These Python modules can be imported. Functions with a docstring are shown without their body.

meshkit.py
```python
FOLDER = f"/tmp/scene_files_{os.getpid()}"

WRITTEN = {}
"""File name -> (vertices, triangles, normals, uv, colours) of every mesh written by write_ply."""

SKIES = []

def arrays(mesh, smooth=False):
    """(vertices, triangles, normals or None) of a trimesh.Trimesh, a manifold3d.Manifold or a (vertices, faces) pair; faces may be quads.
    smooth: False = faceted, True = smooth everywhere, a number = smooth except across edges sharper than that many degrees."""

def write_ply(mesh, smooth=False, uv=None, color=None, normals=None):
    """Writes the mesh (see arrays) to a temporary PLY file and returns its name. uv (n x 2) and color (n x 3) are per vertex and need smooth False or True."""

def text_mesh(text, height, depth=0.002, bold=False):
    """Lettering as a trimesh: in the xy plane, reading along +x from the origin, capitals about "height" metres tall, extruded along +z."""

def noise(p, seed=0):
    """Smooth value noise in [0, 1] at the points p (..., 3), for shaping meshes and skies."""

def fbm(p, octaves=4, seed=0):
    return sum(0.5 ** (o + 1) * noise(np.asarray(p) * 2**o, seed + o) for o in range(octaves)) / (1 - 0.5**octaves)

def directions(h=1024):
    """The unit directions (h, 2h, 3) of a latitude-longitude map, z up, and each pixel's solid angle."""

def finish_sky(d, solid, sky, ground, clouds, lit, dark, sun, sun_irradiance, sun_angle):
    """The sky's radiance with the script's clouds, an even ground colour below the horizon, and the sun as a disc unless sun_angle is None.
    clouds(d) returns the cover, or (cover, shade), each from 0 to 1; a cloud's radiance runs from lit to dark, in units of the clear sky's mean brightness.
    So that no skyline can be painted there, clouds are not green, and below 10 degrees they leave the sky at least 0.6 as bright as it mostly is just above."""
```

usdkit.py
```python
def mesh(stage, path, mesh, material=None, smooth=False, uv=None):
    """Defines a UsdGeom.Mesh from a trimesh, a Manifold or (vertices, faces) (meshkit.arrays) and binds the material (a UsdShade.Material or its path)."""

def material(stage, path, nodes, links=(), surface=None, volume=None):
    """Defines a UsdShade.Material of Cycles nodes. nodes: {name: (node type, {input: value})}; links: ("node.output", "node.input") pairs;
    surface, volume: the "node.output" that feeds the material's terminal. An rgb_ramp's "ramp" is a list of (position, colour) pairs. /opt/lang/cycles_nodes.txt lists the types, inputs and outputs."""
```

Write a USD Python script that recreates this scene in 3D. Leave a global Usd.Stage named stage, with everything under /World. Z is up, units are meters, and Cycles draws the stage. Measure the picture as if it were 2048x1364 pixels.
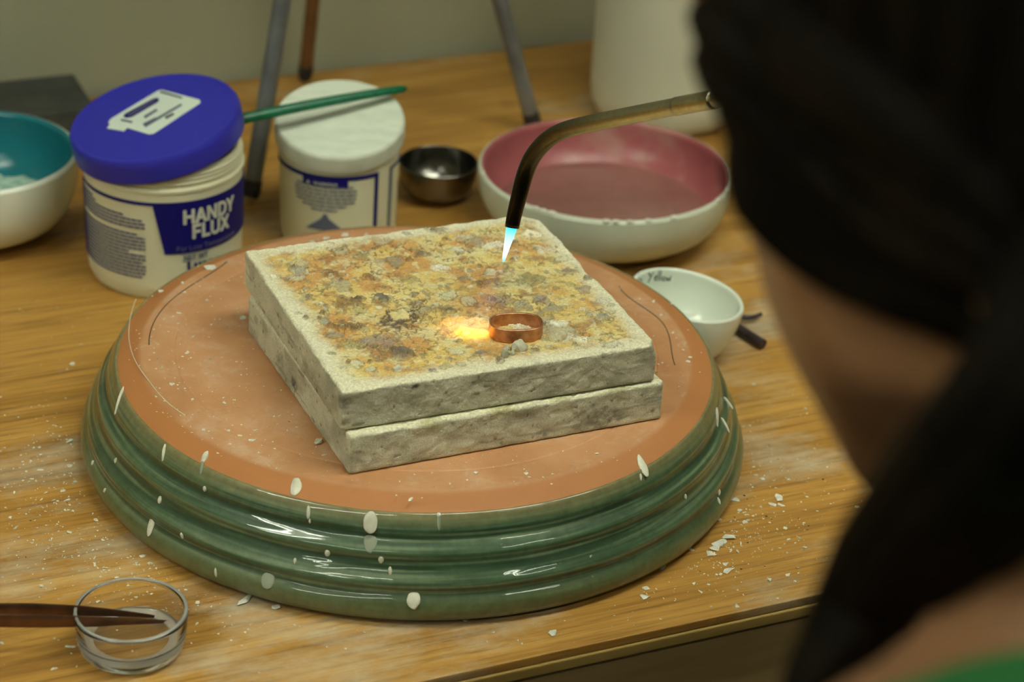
import math, random
import numpy as np, trimesh, manifold3d as m3, shapely
from shapely import affinity
from shapely.geometry import box as sbox, Polygon, LineString, Point
import usdkit, meshkit
from pxr import Usd, UsdGeom, UsdLux, UsdShade, Gf, Sdf, Vt

rng = np.random.default_rng(7)
random.seed(7)
stage = Usd.Stage.CreateInMemory()
UsdGeom.SetStageUpAxis(stage, UsdGeom.Tokens.z)
UsdGeom.SetStageMetersPerUnit(stage, 1.0)
UsdGeom.Xform.Define(stage, '/World')
W, H = 2048, 1364
TZ = 0.75                                     # height of the bench top

# ------------------------------------------------------------------ camera
FPX, PITCH, ROLL = 4800.0, 0.49044, 0.05622
CAM = np.array([0, 0, TZ + 0.52305])
fw = np.array([0, math.cos(PITCH), -math.sin(PITCH)])
_r = np.array([1.0, 0, 0]); _u = np.cross(_r, fw)
RT = math.cos(ROLL) * _r + math.sin(ROLL) * _u
UP = -math.sin(ROLL) * _r + math.cos(ROLL) * _u
FOCUS = 0.945
cam = UsdGeom.Camera.Define(stage, '/World/camera')
M = Gf.Matrix4d(*RT, 0, *UP, 0, *(-fw), 0, *CAM, 1)
cam.AddTransformOp().Set(M)
cam.CreateHorizontalApertureAttr(36.0)
cam.CreateFocalLengthAttr(36.0 * FPX / W)
cam.CreateFStopAttr(9.6)
cam.CreateFocusDistanceAttr(FOCUS)
cam.CreateClippingRangeAttr(Gf.Vec2f(0.02, 100))
cam.CreateExposureAttr(1.05)

# ------------------------------------------------------------------ light of the place: two twin-tube fixtures hung over the bench, two dimmer rows on the ceiling behind the camera
TUBE_COLOR, TUBE_POWER = (0.96, 1.0, 0.82), 17.0
CEIL = TZ + 2.05
PSI = 0.44                                    # the bench and the walls are turned by this much
E1 = np.array([math.cos(PSI), math.sin(PSI), 0]); E2 = np.array([-math.sin(PSI), math.cos(PSI), 0])
FIXTURES = [(-0.62, 0.56, 0.75, 1.05, 1), (0.62, 0.56, 0.75, 1.05, 1), (-1.85, -1.15, 2.2, 2.05, 0), (1.45, -1.15, 1.5, 2.05, 0)]   # along the bench, towards the wall, length, height of the fixture's back above the bench


def ray(px, py):
    d = fw + (px - W / 2) / FPX * RT - (py - H / 2) / FPX * UP
    return d


def P(px, py, z=0.0):
    "the point of the horizontal plane z above the bench top"
    d = ray(px, py)
    return CAM + d * ((TZ + z - CAM[2]) / d[2])


def D(px, py, depth):
    return CAM + ray(px, py) * depth


def proj(X):
    X = np.asarray(X, float) - CAM
    z = X @ fw
    return np.stack([W / 2 + FPX * (X @ RT) / z, H / 2 - FPX * (X @ UP) / z, z], -1)


def height(base, py):
    "the height above base at which the vertical through it is seen at image row py"
    a, b = 0.0, 0.8
    for _ in range(50):
        m = (a + b) / 2
        if proj(base + [0, 0, m])[1] > py: a = m
        else: b = m
    return a


def ppm(p):
    return FPX / proj(p)[2]


def bench(t, n, z=0.0):
    q = E1 * t + E2 * n
    return np.array([q[0], q[1], TZ + z])


def hit(mesh, px, py):
    v = mesh.vertices[mesh.faces]; o, d = CAM, ray(px, py)
    e1, e2 = v[:, 1] - v[:, 0], v[:, 2] - v[:, 0]
    h = np.cross(d, e2); a = (e1 * h).sum(1); a[np.abs(a) < 1e-16] = 1e-16
    s = o - v[:, 0]; u = (s * h).sum(1) / a; q = np.cross(s, e1); w = (q @ d) / a; t = (e2 * q).sum(1) / a
    ok = (u >= -1e-6) & (w >= -1e-6) & (u + w <= 1 + 1e-6) & (t > 0)
    if not ok.any(): return None
    k = np.where(ok)[0][np.argmin(t[ok])]
    n = np.cross(e1[k], e2[k]); n /= np.linalg.norm(n)
    if n @ d > 0: n = -n
    return o + d * t[k], n


# ------------------------------------------------------------------ names, things, parts
used = {}


def numbered(path):
    k = used.get(path, 0); used[path] = k + 1
    return path if k == 0 else f'{path}_{k:03d}'


def thing(name, label, cat, loc=(0, 0, 0), rz=0.0, group=None, kind=None):
    x = UsdGeom.Xform.Define(stage, numbered('/World/' + name))
    x.AddTranslateOp().Set(Gf.Vec3d(*map(float, loc)))
    if rz: x.AddRotateZOp().Set(math.degrees(rz))
    return tag(x.GetPrim(), label, cat, group, kind)


def tag(o, label=None, cat=None, group=None, kind=None):
    for k, v in (('label', label), ('category', cat), ('group', group), ('kind', kind)):
        if v: o.SetCustomDataByKey(k, v)
    return o


def part(parent, name, mesh, mat, smooth=35, label=None, kind=None, tint=None):
    base = str(parent.GetPath()) if parent is not None else '/World'
    m = usdkit.mesh(stage, numbered(base + '/' + name), mesh, mat, smooth)
    if tint is not None:
        UsdGeom.PrimvarsAPI(m).CreatePrimvar('tint', Sdf.ValueTypeNames.Color3fArray, 'vertex').Set(Vt.Vec3fArray.FromNumpy(np.asarray(tint, np.float32)))
    return tag(m.GetPrim(), label, None, None, kind)


def struct(name, mesh, mat, smooth=False):
    p = part(None, name, mesh, mat, smooth)
    return tag(p, kind='structure')


# ------------------------------------------------------------------ mesh helpers
def lin(*c):
    return tuple(((x / 255) / 12.92 if x / 255 <= .04045 else ((x / 255 + .055) / 1.055) ** 2.4) for x in c)


def bx(cx, cy, cz, sx, sy, sz, r=0.0):
    if r <= 0:
        m = trimesh.creation.box([sx, sy, sz])
    else:
        s = [trimesh.creation.icosphere(1, r) for _ in range(8)]
        pts = np.vstack([k.vertices + np.array([i, j, l]) * (np.array([sx, sy, sz]) / 2 - r) for k, (i, j, l) in zip(s, [(a, b, c) for a in (-1, 1) for b in (-1, 1) for c in (-1, 1)])])
        m = trimesh.convex.convex_hull(pts)
    m.apply_translation([cx, cy, cz]); return m


def lathe(profile, n=96, closed=False):
    "profile: (r, z) pairs, followed from the bottom outside to the top and inside; points on the axis make the poles"
    p = np.asarray(profile, float); k = len(p)
    a = np.arange(n) * 2 * np.pi / n
    v = np.stack([p[:, None, 0] * np.cos(a), p[:, None, 0] * np.sin(a), np.repeat(p[:, 1:2], n, 1)], -1).reshape(-1, 3)
    f = []
    i = np.arange(k - 1)[:, None] * n; j = np.arange(n)[None]; j2 = (j + 1) % n
    q = np.stack([i + j, i + j2, i + n + j2, i + n + j], -1).reshape(-1, 4)
    f = np.vstack([q[:, [0, 1, 2]], q[:, [0, 2, 3]]])
    m = trimesh.Trimesh(v, f, process=False)
    m.merge_vertices(); m.update_faces(m.nondegenerate_faces()); m.remove_unreferenced_vertices()
    return m


def spline(pts, n):
    from scipy.interpolate import CubicSpline
    pts = np.asarray(pts, float)
    t = np.r_[0, np.cumsum(np.linalg.norm(np.diff(pts, axis=0), axis=1) + 1e-9)]
    return CubicSpline(t, pts)(np.linspace(0, t[-1], n))


def sweep(path, radii, sides=16, cap=True, squash=None):
    "a tube along a path; squash = (normal vector, factor) flattens the section"
    p = np.asarray(path, float); n = len(p)
    radii = np.broadcast_to(radii, (n,))
    t = np.gradient(p, axis=0); t /= np.linalg.norm(t, axis=1, keepdims=True)
    ref = np.array([0, 0, 1.0]) if abs(t[0][2]) < .9 else np.array([1.0, 0, 0])
    if squash is not None: ref = np.asarray(squash[0], float)
    a = np.cross(t, ref); a /= np.linalg.norm(a, axis=1, keepdims=True); b = np.cross(t, a)
    k = squash[1] if squash is not None else 1.0
    ang = np.arange(sides) * 2 * np.pi / sides
    v = p[:, None] + radii[:, None, None] * (np.cos(ang)[None, :, None] * a[:, None] + k * np.sin(ang)[None, :, None] * b[:, None])
    i = np.arange(n - 1)[:, None] * sides; j = np.arange(sides)[None]; j2 = (j + 1) % sides
    q = np.stack([i + j, i + j2, i + sides + j2, i + sides + j], -1).reshape(-1, 4)
    f = np.vstack([q[:, [0, 1, 2]], q[:, [0, 2, 3]]])
    v = v.reshape(-1, 3)
    if cap:
        c0, c1 = len(v), len(v) + 1
        v = np.vstack([v, p[0], p[-1]])
        j = np.arange(sides); j2 = (j + 1) % sides
        f = np.vstack([f, np.stack([np.full(sides, c0), j2, j], 1), np.stack([np.full(sides, c1), (n - 1) * sides + j, (n - 1) * sides + j2], 1)])
    m = trimesh.Trimesh(v, f, process=False); m.fix_normals() if False else None
    return m


def cat(*ms):
    ms = [m for x in ms for m in (x if isinstance(x, (list, tuple)) else [x])]
    return trimesh.util.concatenate(ms)


def extrude(shape, depth):
    out = [trimesh.creation.extrude_polygon(g, depth, engine='earcut') for g in getattr(shape, 'geoms', [shape]) if g.area > 1e-14]
    return cat(out)


def wrap(mesh, radius, a0, z0, lift=0.0):
    "a flat mesh (x along, y up, z out) wrapped on a cylinder of the given radius (a number or a function of the height)"
    v, f = trimesh.remesh.subdivide_to_size(mesh.vertices, mesh.faces, 0.004, max_iter=8)
    zz = z0 + v[:, 1]
    R = radius(zz) if callable(radius) else np.full(len(v), radius)
    a = a0 + v[:, 0] / (radius(np.array([z0]))[0] if callable(radius) else radius)
    r = R + lift + v[:, 2]
    return trimesh.Trimesh(np.stack([r * np.cos(a), r * np.sin(a), zz], -1), f, process=False)


def chip(s, flat=.5, n=11, r=None):
    r = r or rng
    p = r.normal(size=(n, 3)); p /= np.linalg.norm(p, axis=1, keepdims=True)
    p *= r.uniform(.75, 1.1, (n, 1)) * np.asarray(s, float) * [1, 1, flat]
    m = trimesh.convex.convex_hull(p); m.apply_translation([0, 0, -m.bounds[0][2]]); return m


def blob(s, rough=.12, sub=2, seed=0):
    m = trimesh.creation.icosphere(sub, 1.0)
    k = 1 + rough * 2 * (meshkit.noise(m.vertices * 1.7 + seed * 13.1, seed) - .5)
    m.vertices = m.vertices * k[:, None] * np.asarray(s, float); return m


def place(m, R=None, t=(0, 0, 0)):
    m = m.copy(); A = np.eye(4)
    if R is not None: A[:3, :3] = R
    A[:3, 3] = t; m.apply_transform(A); return m


def rot(axis, a):
    return trimesh.transformations.rotation_matrix(a, axis)[:3, :3]


def basis(n, along):
    "columns: along made square to n, third, n"
    n = np.asarray(n, float) / np.linalg.norm(n); x = np.asarray(along, float) - n * (np.asarray(along, float) @ n); x /= np.linalg.norm(x)
    return np.stack([x, np.cross(n, x), n], 1)


# ------------------------------------------------------------------ materials
def mat(name, nodes, links=(), surface='p.BSDF', volume=None):
    return usdkit.material(stage, '/World/Looks/' + name, nodes, links, surface, volume)


def plain(name, color, rough=.5, **kw):
    return mat(name, {'p': ('principled_bsdf', {'base_color': color, 'roughness': rough, **kw})})


def mottled(name, ramp, scale=20, rough=.5, detail=6, stretch=(1, 1, 1), bump=0.0, bump_scale=None, bump_dist=.001, rough_n=.55, dist=0.0, **kw):
    N = {'t': ('texture_coordinate', {}), 'm': ('mapping', {'scale': stretch}),
         'n': ('noise_texture', {'scale': scale, 'detail': detail, 'roughness': rough_n, 'distortion': dist}), 'r': ('rgb_ramp', {'ramp': ramp}),
         'p': ('principled_bsdf', {'roughness': rough, **kw})}
    L = [('t.object', 'm.vector'), ('m.vector', 'n.vector'), ('n.fac', 'r.fac'), ('r.color', 'p.base_color')]
    if bump:
        N['bn'] = ('noise_texture', {'scale': bump_scale or scale * 3, 'detail': 4})
        N['b'] = ('bump', {'strength': bump, 'distance': bump_dist})
        L += [('m.vector', 'bn.vector'), ('bn.fac', 'b.height'), ('b.normal', 'p.normal')]
    return mat(name, N, L)


def tinted(name, rough=.85, grain=900, amount=.25, bump=.4, dist=.0006, **kw):
    "base colour from the mesh's own primvar tint, with a fine grain over it"
    return mat(name, {'a': ('attribute', {'attribute': 'tint'}), 't': ('texture_coordinate', {}), 'n': ('noise_texture', {'scale': grain, 'detail': 5, 'roughness': .65}),
                      'r': ('map_range', {'from_min': .3, 'from_max': .7, 'to_min': 1 - amount, 'to_max': 1 + amount}),
                      'x': ('mix', {'mix_type': 'multiply', 'fac': 1.0}), 'b': ('bump', {'strength': bump, 'distance': dist}),
                      'c': ('combine_xyz', {}), 'p': ('principled_bsdf', {'roughness': rough, **kw})},
               [('t.object', 'n.vector'), ('n.fac', 'r.value'), ('r.result', 'c.x'), ('r.result', 'c.y'), ('r.result', 'c.z'), ('a.color', 'x.color1'), ('c.vector', 'x.color2'),
                ('x.color', 'p.base_color'), ('n.fac', 'b.height'), ('b.normal', 'p.normal')])


M_wall = mottled('wall_paint', [(.3, (.33, .33, .225)), (.7, (.37, .365, .255))], scale=3, rough=.8, bump=.15, bump_scale=120)
M_ceil = plain('ceiling_paint', (.62, .60, .5), .9)
M_floor = mottled('floor_concrete', [(.3, (.08, .07, .055)), (.7, (.12, .11, .09))], scale=6, rough=.7)
M_tube = mat('fluorescent_tube', {'e': ('emission', {'color': TUBE_COLOR, 'strength': TUBE_POWER})}, surface='e.emission')
M_tubedim = mat('dim_fluorescent_tube', {'e': ('emission', {'color': TUBE_COLOR, 'strength': 12.0})}, surface='e.emission')
M_greyenamel = plain('grey_enamel', (.25, .25, .24), .5)
M_enamel = plain('white_enamel', (.75, .75, .7), .4)
M_copper = mottled('copper', [(.25, (.26, .11, .055)), (.5, (.56, .26, .14)), (.75, (.74, .40, .24))], scale=260, rough=.38, metallic=.85, bump=.2, bump_scale=900, bump_dist=.0002)
M_steel = mottled('steel', [(.3, (.16, .16, .14)), (.7, (.28, .27, .25))], scale=60, rough=.22, metallic=1.0)
M_chrome = mottled('worn_chrome', [(.3, (.13, .14, .145)), (.7, (.27, .28, .29))], scale=40, rough=.3, metallic=.5)
M_brownreflect = mottled('brown_reflection', [(.3, (.12, .06, .02)), (.7, (.22, .11, .04))], scale=40, rough=.45, metallic=.3)  # steel of the rear leg, coloured brown for the wood it reflects
M_rubber = plain('black_rubber', (.02, .02, .02), .6)
M_darksteel = mottled('dark_steel', [(.3, (.03, .025, .03)), (.7, (.10, .07, .08))], scale=150, rough=.4, metallic=.5)
M_tweezer = mottled('tarnished_steel', [(.3, (.11, .055, .03)), (.7, (.20, .105, .06))], scale=120, rough=.33, metallic=.7)
M_white_porc = plain('white_porcelain', (.70, .75, .65), .22, coat_weight=.4, coat_roughness=.05)
M_cream = plain('cream_plastic', (.66, .64, .44), .42, subsurface_weight=.15, subsurface_radius=(.6, .5, .3), subsurface_scale=.003)
M_lidwhite = mottled('white_lid_plastic', [(.3, (.60, .65, .54)), (.65, (.72, .77, .65))], scale=70, rough=.45, stretch=(1, 4, 1))
M_jug = plain('milky_plastic', (.60, .60, .47), .4, subsurface_weight=.2, subsurface_radius=(.6, .55, .4), subsurface_scale=.004)
M_bluelid = plain('blue_plastic', (.028, .028, .40), .45, specular_ior_level=.35)
M_blueink = plain('blue_ink', (.008, .006, .13), .5, specular_ior_level=.2)
M_greyink = plain('grey_blue_ink', (.10, .11, .17), .6)
M_whiteink = plain('white_ink', (.62, .62, .5), .5)
M_dimink = plain('pale_violet_ink', (.10, .09, .19), .5)
M_orange = plain('orange_ink', (.75, .22, .07), .5)
M_sticker = plain('white_sticker', (.66, .74, .66), .5)
M_greenpaint = mottled('green_lacquer', [(.35, (.002, .11, .05)), (.72, (.004, .17, .075)), (.8, (.4, .5, .4))], scale=170, rough=.3, detail=3)
M_slate = mottled('charcoal_slab', [(.3, (.032, .034, .027)), (.7, (.06, .062, .05))], scale=50, rough=.85)
M_teal = mottled('teal_glaze', [(.3, (.010, .15, .185)), (.7, (.018, .20, .24))], scale=20, rough=.2)
M_foam = mottled('pale_green_crystals', [(.3, (.20, .42, .36)), (.7, (.55, .72, .62))], scale=300, rough=.7)
M_pinkglaze = mottled('pink_residue', [(.32, (.30, .075, .085)), (.56, (.36, .10, .105)), (.70, (.42, .21, .18)), (.82, (.50, .46, .38))], scale=26, rough=.35, detail=7)
M_pinkliquid = mottled('cloudy_pink_water', [(.3, (.22, .085, .075)), (.7, (.30, .135, .115))], scale=22, rough=.16)
M_bowlout = mottled('bowl_glaze', [(.3, (.48, .52, .40)), (.66, (.57, .60, .48)), (.74, (.57, .60, .48)), (.82, (.17, .52, .40))], scale=38, rough=.3, detail=5)
M_pencil = plain('pencil_mark', (.06, .07, .06), .7)
M_glass = plain('clear_glass', (1, 1, 1), .0, transmission_weight=1.0, ior=1.47)
M_chip = mottled('white_flakes', [(.3, (.50, .49, .40)), (.7, (.74, .74, .64))], scale=300, rough=.7)
M_grit = plain('grey_grit', (.30, .28, .21), .8)
M_darkgrit = plain('dark_grit', (.05, .035, .025), .8)
M_pebble = mottled('pumice', [(.3, (.40, .38, .27)), (.7, (.56, .54, .40))], scale=500, rough=.85, bump=.5, bump_scale=1500, bump_dist=.0004)
M_slip = mottled('dried_white_slip', [(.3, (.50, .49, .38)), (.7, (.68, .66, .54))], scale=300, rough=.55)
M_slipthin = plain('thin_slip', (.24, .27, .19), .5)
M_brick = tinted('refractory_brick', rough=.92, grain=1300, amount=.2, bump=.5, dist=.0007)
M_torch = tinted('torch_tube', rough=.24, grain=500, amount=.15, bump=.05, dist=.0002, metallic=1.0)

# wood: long grain along the bench, worn pale and dusty patches
M_wood = mat('bench_wood', {
    't': ('texture_coordinate', {}), 'm': ('mapping', {'scale': (2.2, 30, 30)}), 'm2': ('mapping', {'scale': (5, 130, 60)}), 'mr': ('mapping', {'scale': (1.0, 2.0, 1)}),
    'n': ('noise_texture', {'scale': 1.6, 'detail': 7, 'roughness': .6, 'distortion': .9}), 'n2': ('noise_texture', {'scale': 3, 'detail': 4, 'roughness': .7}),
    'r': ('rgb_ramp', {'ramp': [(.26, (.19, .088, .016)), (.42, (.38, .19, .036)), (.56, (.48, .255, .056)), (.74, (.56, .33, .09))]}),
    'r2': ('rgb_ramp', {'ramp': [(.33, (.52, .46, .38)), (.48, (.95, .93, .9)), (.62, (1.12, 1.1, 1.05))]}), 'x': ('mix', {'mix_type': 'multiply', 'fac': .85}),
    'n3': ('noise_texture', {'scale': 9, 'detail': 8, 'roughness': .72}), 'gm': ('mapping', {'scale': (2.6, 2.6, 0), 'location': (-.40 * 2.6, -.75 * 2.6, 0)}), 'g': ('gradient_texture', {'gradient_type': 'spherical'}), 'gs': ('math', {'math_type': 'multiply_add', 'value2': .10}), 'd': ('rgb_ramp', {'ramp': [(.56, (0, 0, 0)), (.74, (.62, .62, .62))]}),
    'x2': ('mix', {'mix_type': 'mix'}), 'dust': ('color', {'value': (.58, .53, .40)}),
    'n4': ('noise_texture', {'scale': 17, 'detail': 2}), 'k': ('rgb_ramp', {'ramp': [(.24, (.45, .38, .3)), (.30, (1, 1, 1))]}), 'x3': ('mix', {'mix_type': 'multiply', 'fac': 1.0}),
    'b': ('bump', {'strength': .25, 'distance': .0006}), 'p': ('principled_bsdf', {'roughness': .5})},
    [('t.object', 'm.vector'), ('t.object', 'm2.vector'), ('m.vector', 'n.vector'), ('m2.vector', 'n2.vector'), ('n.fac', 'r.fac'), ('n2.fac', 'r2.fac'), ('r.color', 'x.color1'), ('r2.color', 'x.color2'),
     ('t.object', 'mr.vector'), ('mr.vector', 'n3.vector'), ('t.object', 'gm.vector'), ('gm.vector', 'g.vector'), ('g.fac', 'gs.value1'), ('n3.fac', 'gs.value3'), ('gs.value', 'd.fac'), ('d.color', 'x2.fac'), ('x.color', 'x2.color1'), ('dust.color', 'x2.color2'),
     ('t.object', 'n4.vector'), ('n4.fac', 'k.fac'), ('x2.color', 'x3.color1'), ('k.color', 'x3.color2'), ('x3.color', 'p.base_color'), ('n2.fac', 'b.height'), ('b.normal', 'p.normal')])
M_apron = mottled('apron_wood', [(.3, (.24, .155, .055)), (.6, (.40, .27, .11)), (.75, (.50, .35, .16))], scale=1.6, stretch=(3, 30, 30), rough=.6)
M_edge = mottled('ply_edge', [(.3, (.26, .16, .035)), (.7, (.40, .26, .07))], scale=2, stretch=(4, 60, 60), rough=.6)
# clay and glaze of the dish (object coordinates: turned around z)
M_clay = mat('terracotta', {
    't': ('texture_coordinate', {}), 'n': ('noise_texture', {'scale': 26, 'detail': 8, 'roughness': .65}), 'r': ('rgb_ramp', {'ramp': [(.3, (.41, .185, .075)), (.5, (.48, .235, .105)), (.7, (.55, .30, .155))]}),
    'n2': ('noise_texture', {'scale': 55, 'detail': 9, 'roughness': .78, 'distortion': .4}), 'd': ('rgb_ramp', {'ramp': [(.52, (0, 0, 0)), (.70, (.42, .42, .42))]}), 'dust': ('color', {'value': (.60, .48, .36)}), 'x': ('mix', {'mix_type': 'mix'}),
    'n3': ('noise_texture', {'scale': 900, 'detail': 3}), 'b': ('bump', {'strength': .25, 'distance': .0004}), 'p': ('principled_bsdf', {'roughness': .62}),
    'gm': ('mapping', {'scale': (5, 5, 0)}), 'g': ('gradient_texture', {'gradient_type': 'spherical'}), 'gr': ('rgb_ramp', {'ramp': [(.419, (0, 0, 0)), (.427, (1, 1, 1))]}), 'bare': ('color', {'value': (.43, .17, .052)}), 'y': ('mix', {'mix_type': 'mix'})},  # bevel clay: free of dust, and painted darker to bring out its shading
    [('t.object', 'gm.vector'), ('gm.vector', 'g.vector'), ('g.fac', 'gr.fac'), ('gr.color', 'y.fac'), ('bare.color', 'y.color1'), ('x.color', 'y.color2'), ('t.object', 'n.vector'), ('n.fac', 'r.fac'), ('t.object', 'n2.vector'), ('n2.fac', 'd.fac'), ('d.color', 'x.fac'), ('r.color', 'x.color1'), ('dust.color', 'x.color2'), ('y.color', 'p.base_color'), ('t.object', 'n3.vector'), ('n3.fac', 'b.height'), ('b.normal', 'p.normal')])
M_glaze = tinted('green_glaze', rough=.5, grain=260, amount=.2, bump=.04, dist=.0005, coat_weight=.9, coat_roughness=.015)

# flame
M_cone = mat('flame_cone', {'a': ('attribute', {'attribute': 'tint'}), 'e': ('emission', {'strength': 1.15})}, [('a.color', 'e.color')], surface='e.emission')
M_plume = mat('flame_plume', {'v': ('principled_volume', {'density': 0.0, 'emission_strength': 4.5, 'emission_color': (1.0, .58, .48)})}, surface=None, volume='v.volume')
M_hot = mat('sodium_flame', {'t': ('texture_coordinate', {}), 'm': ('mapping', {'scale': (1, 1.5, 1)}), 'n': ('noise_texture', {'scale': 170, 'detail': 4}), 'r': ('map_range', {'from_min': .38, 'from_max': .62, 'to_min': .05, 'to_max': 1.6, 'clamp': True}),
                             's': ('math', {'math_type': 'multiply', 'value2': 44.0}), 'v': ('principled_volume', {'density': 0.0, 'emission_color': (1.0, .40, .09)})},
            [('t.object', 'm.vector'), ('m.vector', 'n.vector'), ('n.fac', 'r.value'), ('r.result', 's.value1'), ('s.value', 'v.emission_strength')], surface=None, volume='v.volume')
M_hotcore = mat('sodium_core', {'v': ('principled_volume', {'density': 0.0, 'emission_strength': 150.0, 'emission_color': (1.0, .55, .03)})}, surface=None, volume='v.volume')

# ------------------------------------------------------------------ room
X0, X1, Y0, Y1 = -4.0, 3.8, -3.6, 1.232
def slab(t0, t1, n0, n1, z0, z1):
    m = bx((t0 + t1) / 2, (n0 + n1) / 2, (z0 + z1) / 2, t1 - t0, n1 - n0, z1 - z0); return place(m, rot([0, 0, 1], PSI))
struct('floor', slab(X0, X1, Y0, Y1, -.1, 0), M_floor)
struct('ceiling', slab(X0, X1, Y0, Y1, CEIL, CEIL + .1), M_ceil)
struct('wall_back', slab(X0, X1, Y1, Y1 + .1, 0, CEIL), M_wall)
struct('wall_front', slab(X0, X1, Y0 - .1, Y0, 0, CEIL), M_wall)
struct('wall_left', slab(X0 - .1, X0, Y0, Y1, 0, CEIL), M_wall)
struct('wall_right', slab(X1, X1 + .1, Y0, Y1, 0, CEIL), M_wall)
for k, (t, n, ln, hz, br) in enumerate(FIXTURES):
    lab = ['left twin tube fluorescent fixture hanging above the bench', 'right twin tube fluorescent fixture hanging above the bench', 'left fluorescent ceiling fixture behind the bench', 'right fluorescent ceiling fixture behind the bench'][k]
    q = bench(t, n); o = thing('ceiling_light', lab, 'light', (q[0], q[1], TZ + hz), PSI)
    part(o, 'housing', bx(0, 0, -.03, ln + .06, .2, .06, .006), M_enamel)
    if hz < 2:
        for s in (-1, 1):
            part(o, 'added_shade_side', bx(0, s * .102, -.088, ln + .06, .004, .172, .001), M_greyenamel)  # unseen skirts, added to cut the light on the back of the bench
            part(o, 'suspension_rod', sweep([(s * ln * .35, 0, -.01), (s * ln * .35, 0, CEIL - TZ - hz)], .005, 10), M_enamel, True)
    for s in (-1, 1):
        c = trimesh.creation.cylinder(.014, ln, sections=16); c.apply_transform(trimesh.transformations.rotation_matrix(np.pi / 2, [0, 1, 0])); c.apply_translation([0, s * .055, -.082])
        part(o, 'tube', c, M_tube if br else M_tubedim)

# ------------------------------------------------------------------ bench
NF, NB, TL, TR = 0.654, 1.226, -1.0, 1.5
o = thing('workbench', 'scratched golden brown wooden workbench dusted with white plaster', 'table', (0, 0, 0), PSI)
part(o, 'tabletop', bx((TL + TR) / 2, (NF + NB) / 2 + .001, TZ - .002, TR - TL, NB - NF - .002, .004, .0006), M_wood)
part(o, 'edge_strip', bx((TL + TR) / 2, NF + .0146, TZ - .0065, TR - TL, .027, .005, .0008), M_edge)
part(o, 'apron', bx((TL + TR) / 2, NF + .016, TZ - .069, TR - TL - .01, .022, .12, .001), M_apron)
for t in (TL + .08, TR - .08):
    for n in (NF + .06, NB - .06):
        part(o, 'leg', bx(t, n, (TZ - .02) / 2, .07, .07, TZ - .02, .004), M_apron)
part(o, 'under_frame', bx((TL + TR) / 2, NB - .03, TZ - .07, TR - TL - .02, .03, .1, .001), M_apron)

# ------------------------------------------------------------------ the upturned dish
DC = np.array([-0.03962, 0.88578, TZ])
ZT = 0.0455
clay_prof = [(0, ZT)] + [(r, ZT) for r in (.02, .06, .09, .1000)] + [(.1008, ZT - .0005), (.1016, ZT)] + [(.108, ZT), (.1135, ZT), (.1148, ZT - .0004), (.1158, ZT - .0009), (.1185, ZT - .0019), (.121, ZT - .0029), (.1232, ZT - .0038), (.1243, ZT - .0044), (.1249, ZT - .0052), (.122, ZT - .008), (0, ZT - .008)]
zz = np.linspace(ZT - .0047, .012, 70)
u = (zz[0] - zz) / (zz[0] - .012)
rr = .1252 + .0137 * u ** .9 + .00072 * np.sin(u * 2 * np.pi * 2.9 - .3) * np.clip(u * 5, 0, 1) + .00016 * np.sin(u * 31 + 1)
low = [(.1398, .0105), (.1404, .008), (.1403, .0055), (.1393, .0030), (.137, .0012), (.134, .0002), (.131, .0)]
side_prof = np.array([(.1215, ZT - .0064), (.1243, ZT - .0042), (.1249, ZT - .0042)] + [(r, z) for r, z in zip(rr, zz)] + low + [(.128, .002), (.120, ZT - .012), (0, ZT - .012)])[::-1]
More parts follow.
